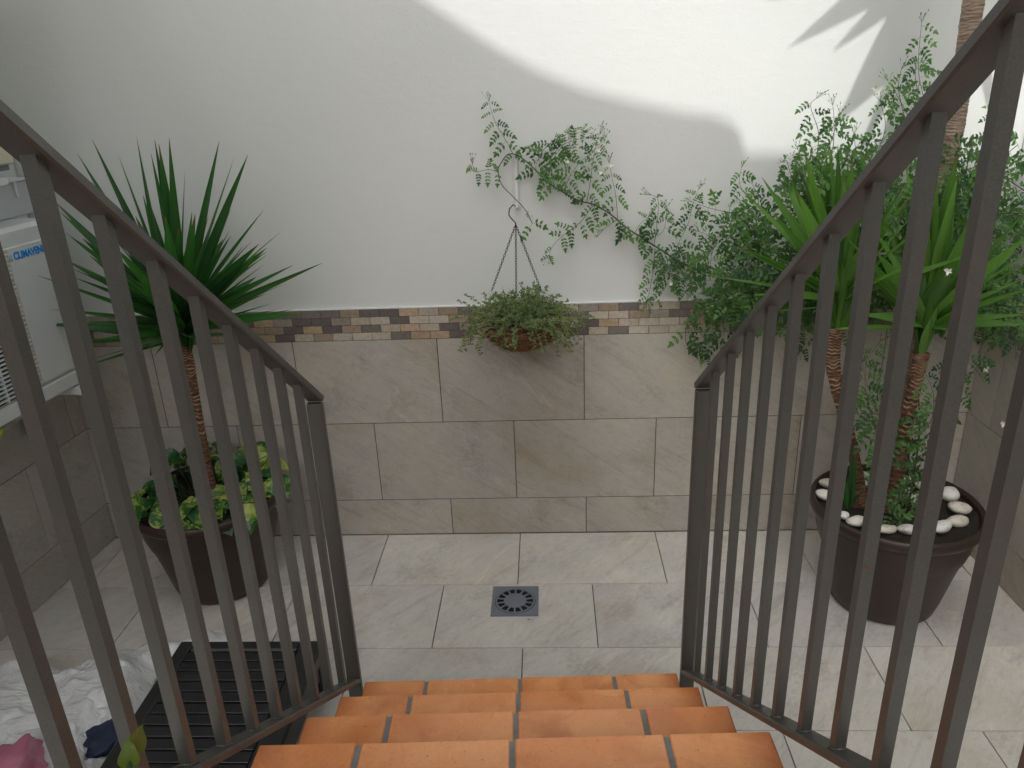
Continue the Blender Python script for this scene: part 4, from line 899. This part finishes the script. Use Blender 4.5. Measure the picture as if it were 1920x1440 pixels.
# crumpled sheet: outline on the floor, folds from ridged noise
poly = [(-40, 1232), (40, 1236), (90, 1226), (158, 1240), (215, 1220), (262, 1195), (290, 1184), (330, 1192), (372, 1184), (412, 1184), (424, 1200), (400, 1226), (318, 1226), (292, 1250), (275, 1268), (282, 1280), (262, 1320), (240, 1338), (205, 1358), (150, 1400), (212, 1394), (182, 1440), (165, 1520), (-60, 1560)]
pw = [atz(x, y, .03 if 300 < x < 425 and y < 1215 else .06) for x, y in poly]
def inside(x, y):
    c = False; j = len(pw)-1
    for i in range(len(pw)):
        if (pw[i].y > y) != (pw[j].y > y) and x < (pw[j].x-pw[i].x)*(y-pw[i].y)/(pw[j].y-pw[i].y)+pw[i].x: c = not c
        j = i
    return c
def edged(x, y):
    m = 9
    for i in range(len(pw)):
        a_, b_ = pw[i], pw[(i+1) % len(pw)]; dx, dy = b_.x-a_.x, b_.y-a_.y; t = max(0, min(1, ((x-a_.x)*dx+(y-a_.y)*dy)/(dx*dx+dy*dy+1e-9)))
        m = min(m, math.hypot(x-a_.x-dx*t, y-a_.y-dy*t))
    return m
def ridged(v, sd):
    s = 0; a_ = 1; f = 1
    for o_ in range(4):
        n_v = noise.noise(Vector((v[0]*f+sd, v[1]*f*1.3, sd*.7))); s += a_*(1-abs(n_v)*2.2); a_ *= .5; f *= 2.1
    return s/1.9
sh = thing('plastic_sheet', 'crumpled translucent white plastic sheeting heaped on the floor at bottom left', 'plastic sheet', (-1.6, -1.1, 0))
so_ = Vector(sh.location); mb = MB(); st_ = .0085; xa, ya_ = -2.06, -1.72; nx, ny = int(.92/st_), int(1.12/st_); idx = {}; vs = []; fs = []
for i in range(nx):
    for j in range(ny):
        x, y = xa+i*st_, ya_+j*st_
        if inside(x, y):
            e = edged(x, y); wx = x+.03*noise.noise(Vector((x*6, y*6, 3))); wy = y+.03*noise.noise(Vector((x*6, y*6, 9)))
            q1 = .10*noise.noise(Vector((x*2.2, y*2.2, 5))); q2 = .10*noise.noise(Vector((x*2.2, y*2.2, 11)))
            u_, v_ = (x+q1)*.6+(y+q2)*.8, -(x+q1)*.8+(y+q2)*.6
            f1 = 1-abs(noise.noise(Vector((u_*8, v_*2.2, 1))))*2.6; f2 = 1-abs(noise.noise(Vector((u_*15, v_*6+7, 4))))*2.6; f3 = 1-abs(noise.noise(Vector((u_*24+v_*9, v_*22-u_*6, 8))))*2.4
            hgt = .012+min(1, e/.07)*(.035+.05*max(0, noise.noise(Vector((x*3.4, y*3.4, 2)))+.35)+.030*max(0, f1)+.014*max(0, f2)+.006*max(0, f3)**2)
            if x > -1.29: hgt = max(hgt, .03)
            if x > x0_-.02 and y < ya+.02 and y > yb: hgt = max(hgt, TZ+.004)
            idx[(i, j)] = len(vs); vs.append(Vector((wx, wy, hgt))-so_)
for (i, j), k in idx.items():
    q = [(i, j), (i+1, j), (i+1, j+1), (i, j+1)]
    if all(t_ in idx for t_ in q): fs.append([idx[t_] for t_ in q])
mb.add(vs, fs, 0, (0, 0, 0), True); o = mb.build('sheet_film', M['sheet'], sh)
def blob(name, label, cat, mat, c, r, sd, parent_none=True, amp=.25):
    mb = MB(); vs = []; na, nb = 40, 24
    for p_ in range(nb+1):
        th = math.pi*p_/nb
        for q_ in range(na):
            ph = 2*math.pi*q_/na; d = Vector((math.sin(th)*math.cos(ph), math.sin(th)*math.sin(ph), math.cos(th)))
            k = 1+amp*noise.noise(d*1.6+Vector((sd, 0, 0)))-amp*.45*abs(noise.noise(d*5+Vector((0, sd, 0)))); vs.append((d.x*r[0]*k, d.y*r[1]*k, max(-c[2]+.002, d.z*r[2]*k)))
    mb.add(vs, [(p_*na+q_, (p_+1)*na+q_, (p_+1)*na+(q_+1) % na, p_*na+(q_+1) % na) for p_ in range(nb) for q_ in range(na)], 0, (0, 0, 0), True)
    o = mb.build(name, mat); o.location = c; tag(o, label, cat); return o
c = atz(28, 1418, .15); blob('pink_bag', 'pink bag wrapped in clear film at the bottom left corner', 'bag', M['pink'], (c.x-.03, c.y-.04, .075), (.095, .15, .075), 3.3, amp=.45)
c = atz(225, 1385, .03); blob('navy_bundle', 'dark navy fabric bundle half covered by the plastic sheeting', 'bundle', M['navy'], (c.x-.05, c.y+.01, .03), (.09, .07, .03), 8.1, amp=.5)
# dead leaf scrap by the drain
lf = MB(); pd = atz(989, 1163, .003); leaflet(lf, Vector((0, 0, .002)), Vector((1, .3, 0)), Vector((0, 0, 1)), .014, .006, 0); o = lf.build('dead_leaf', M['basket_red']); o.location = pd; tag(o, 'tiny dead brown leaf on the floor by the drain', 'leaf')
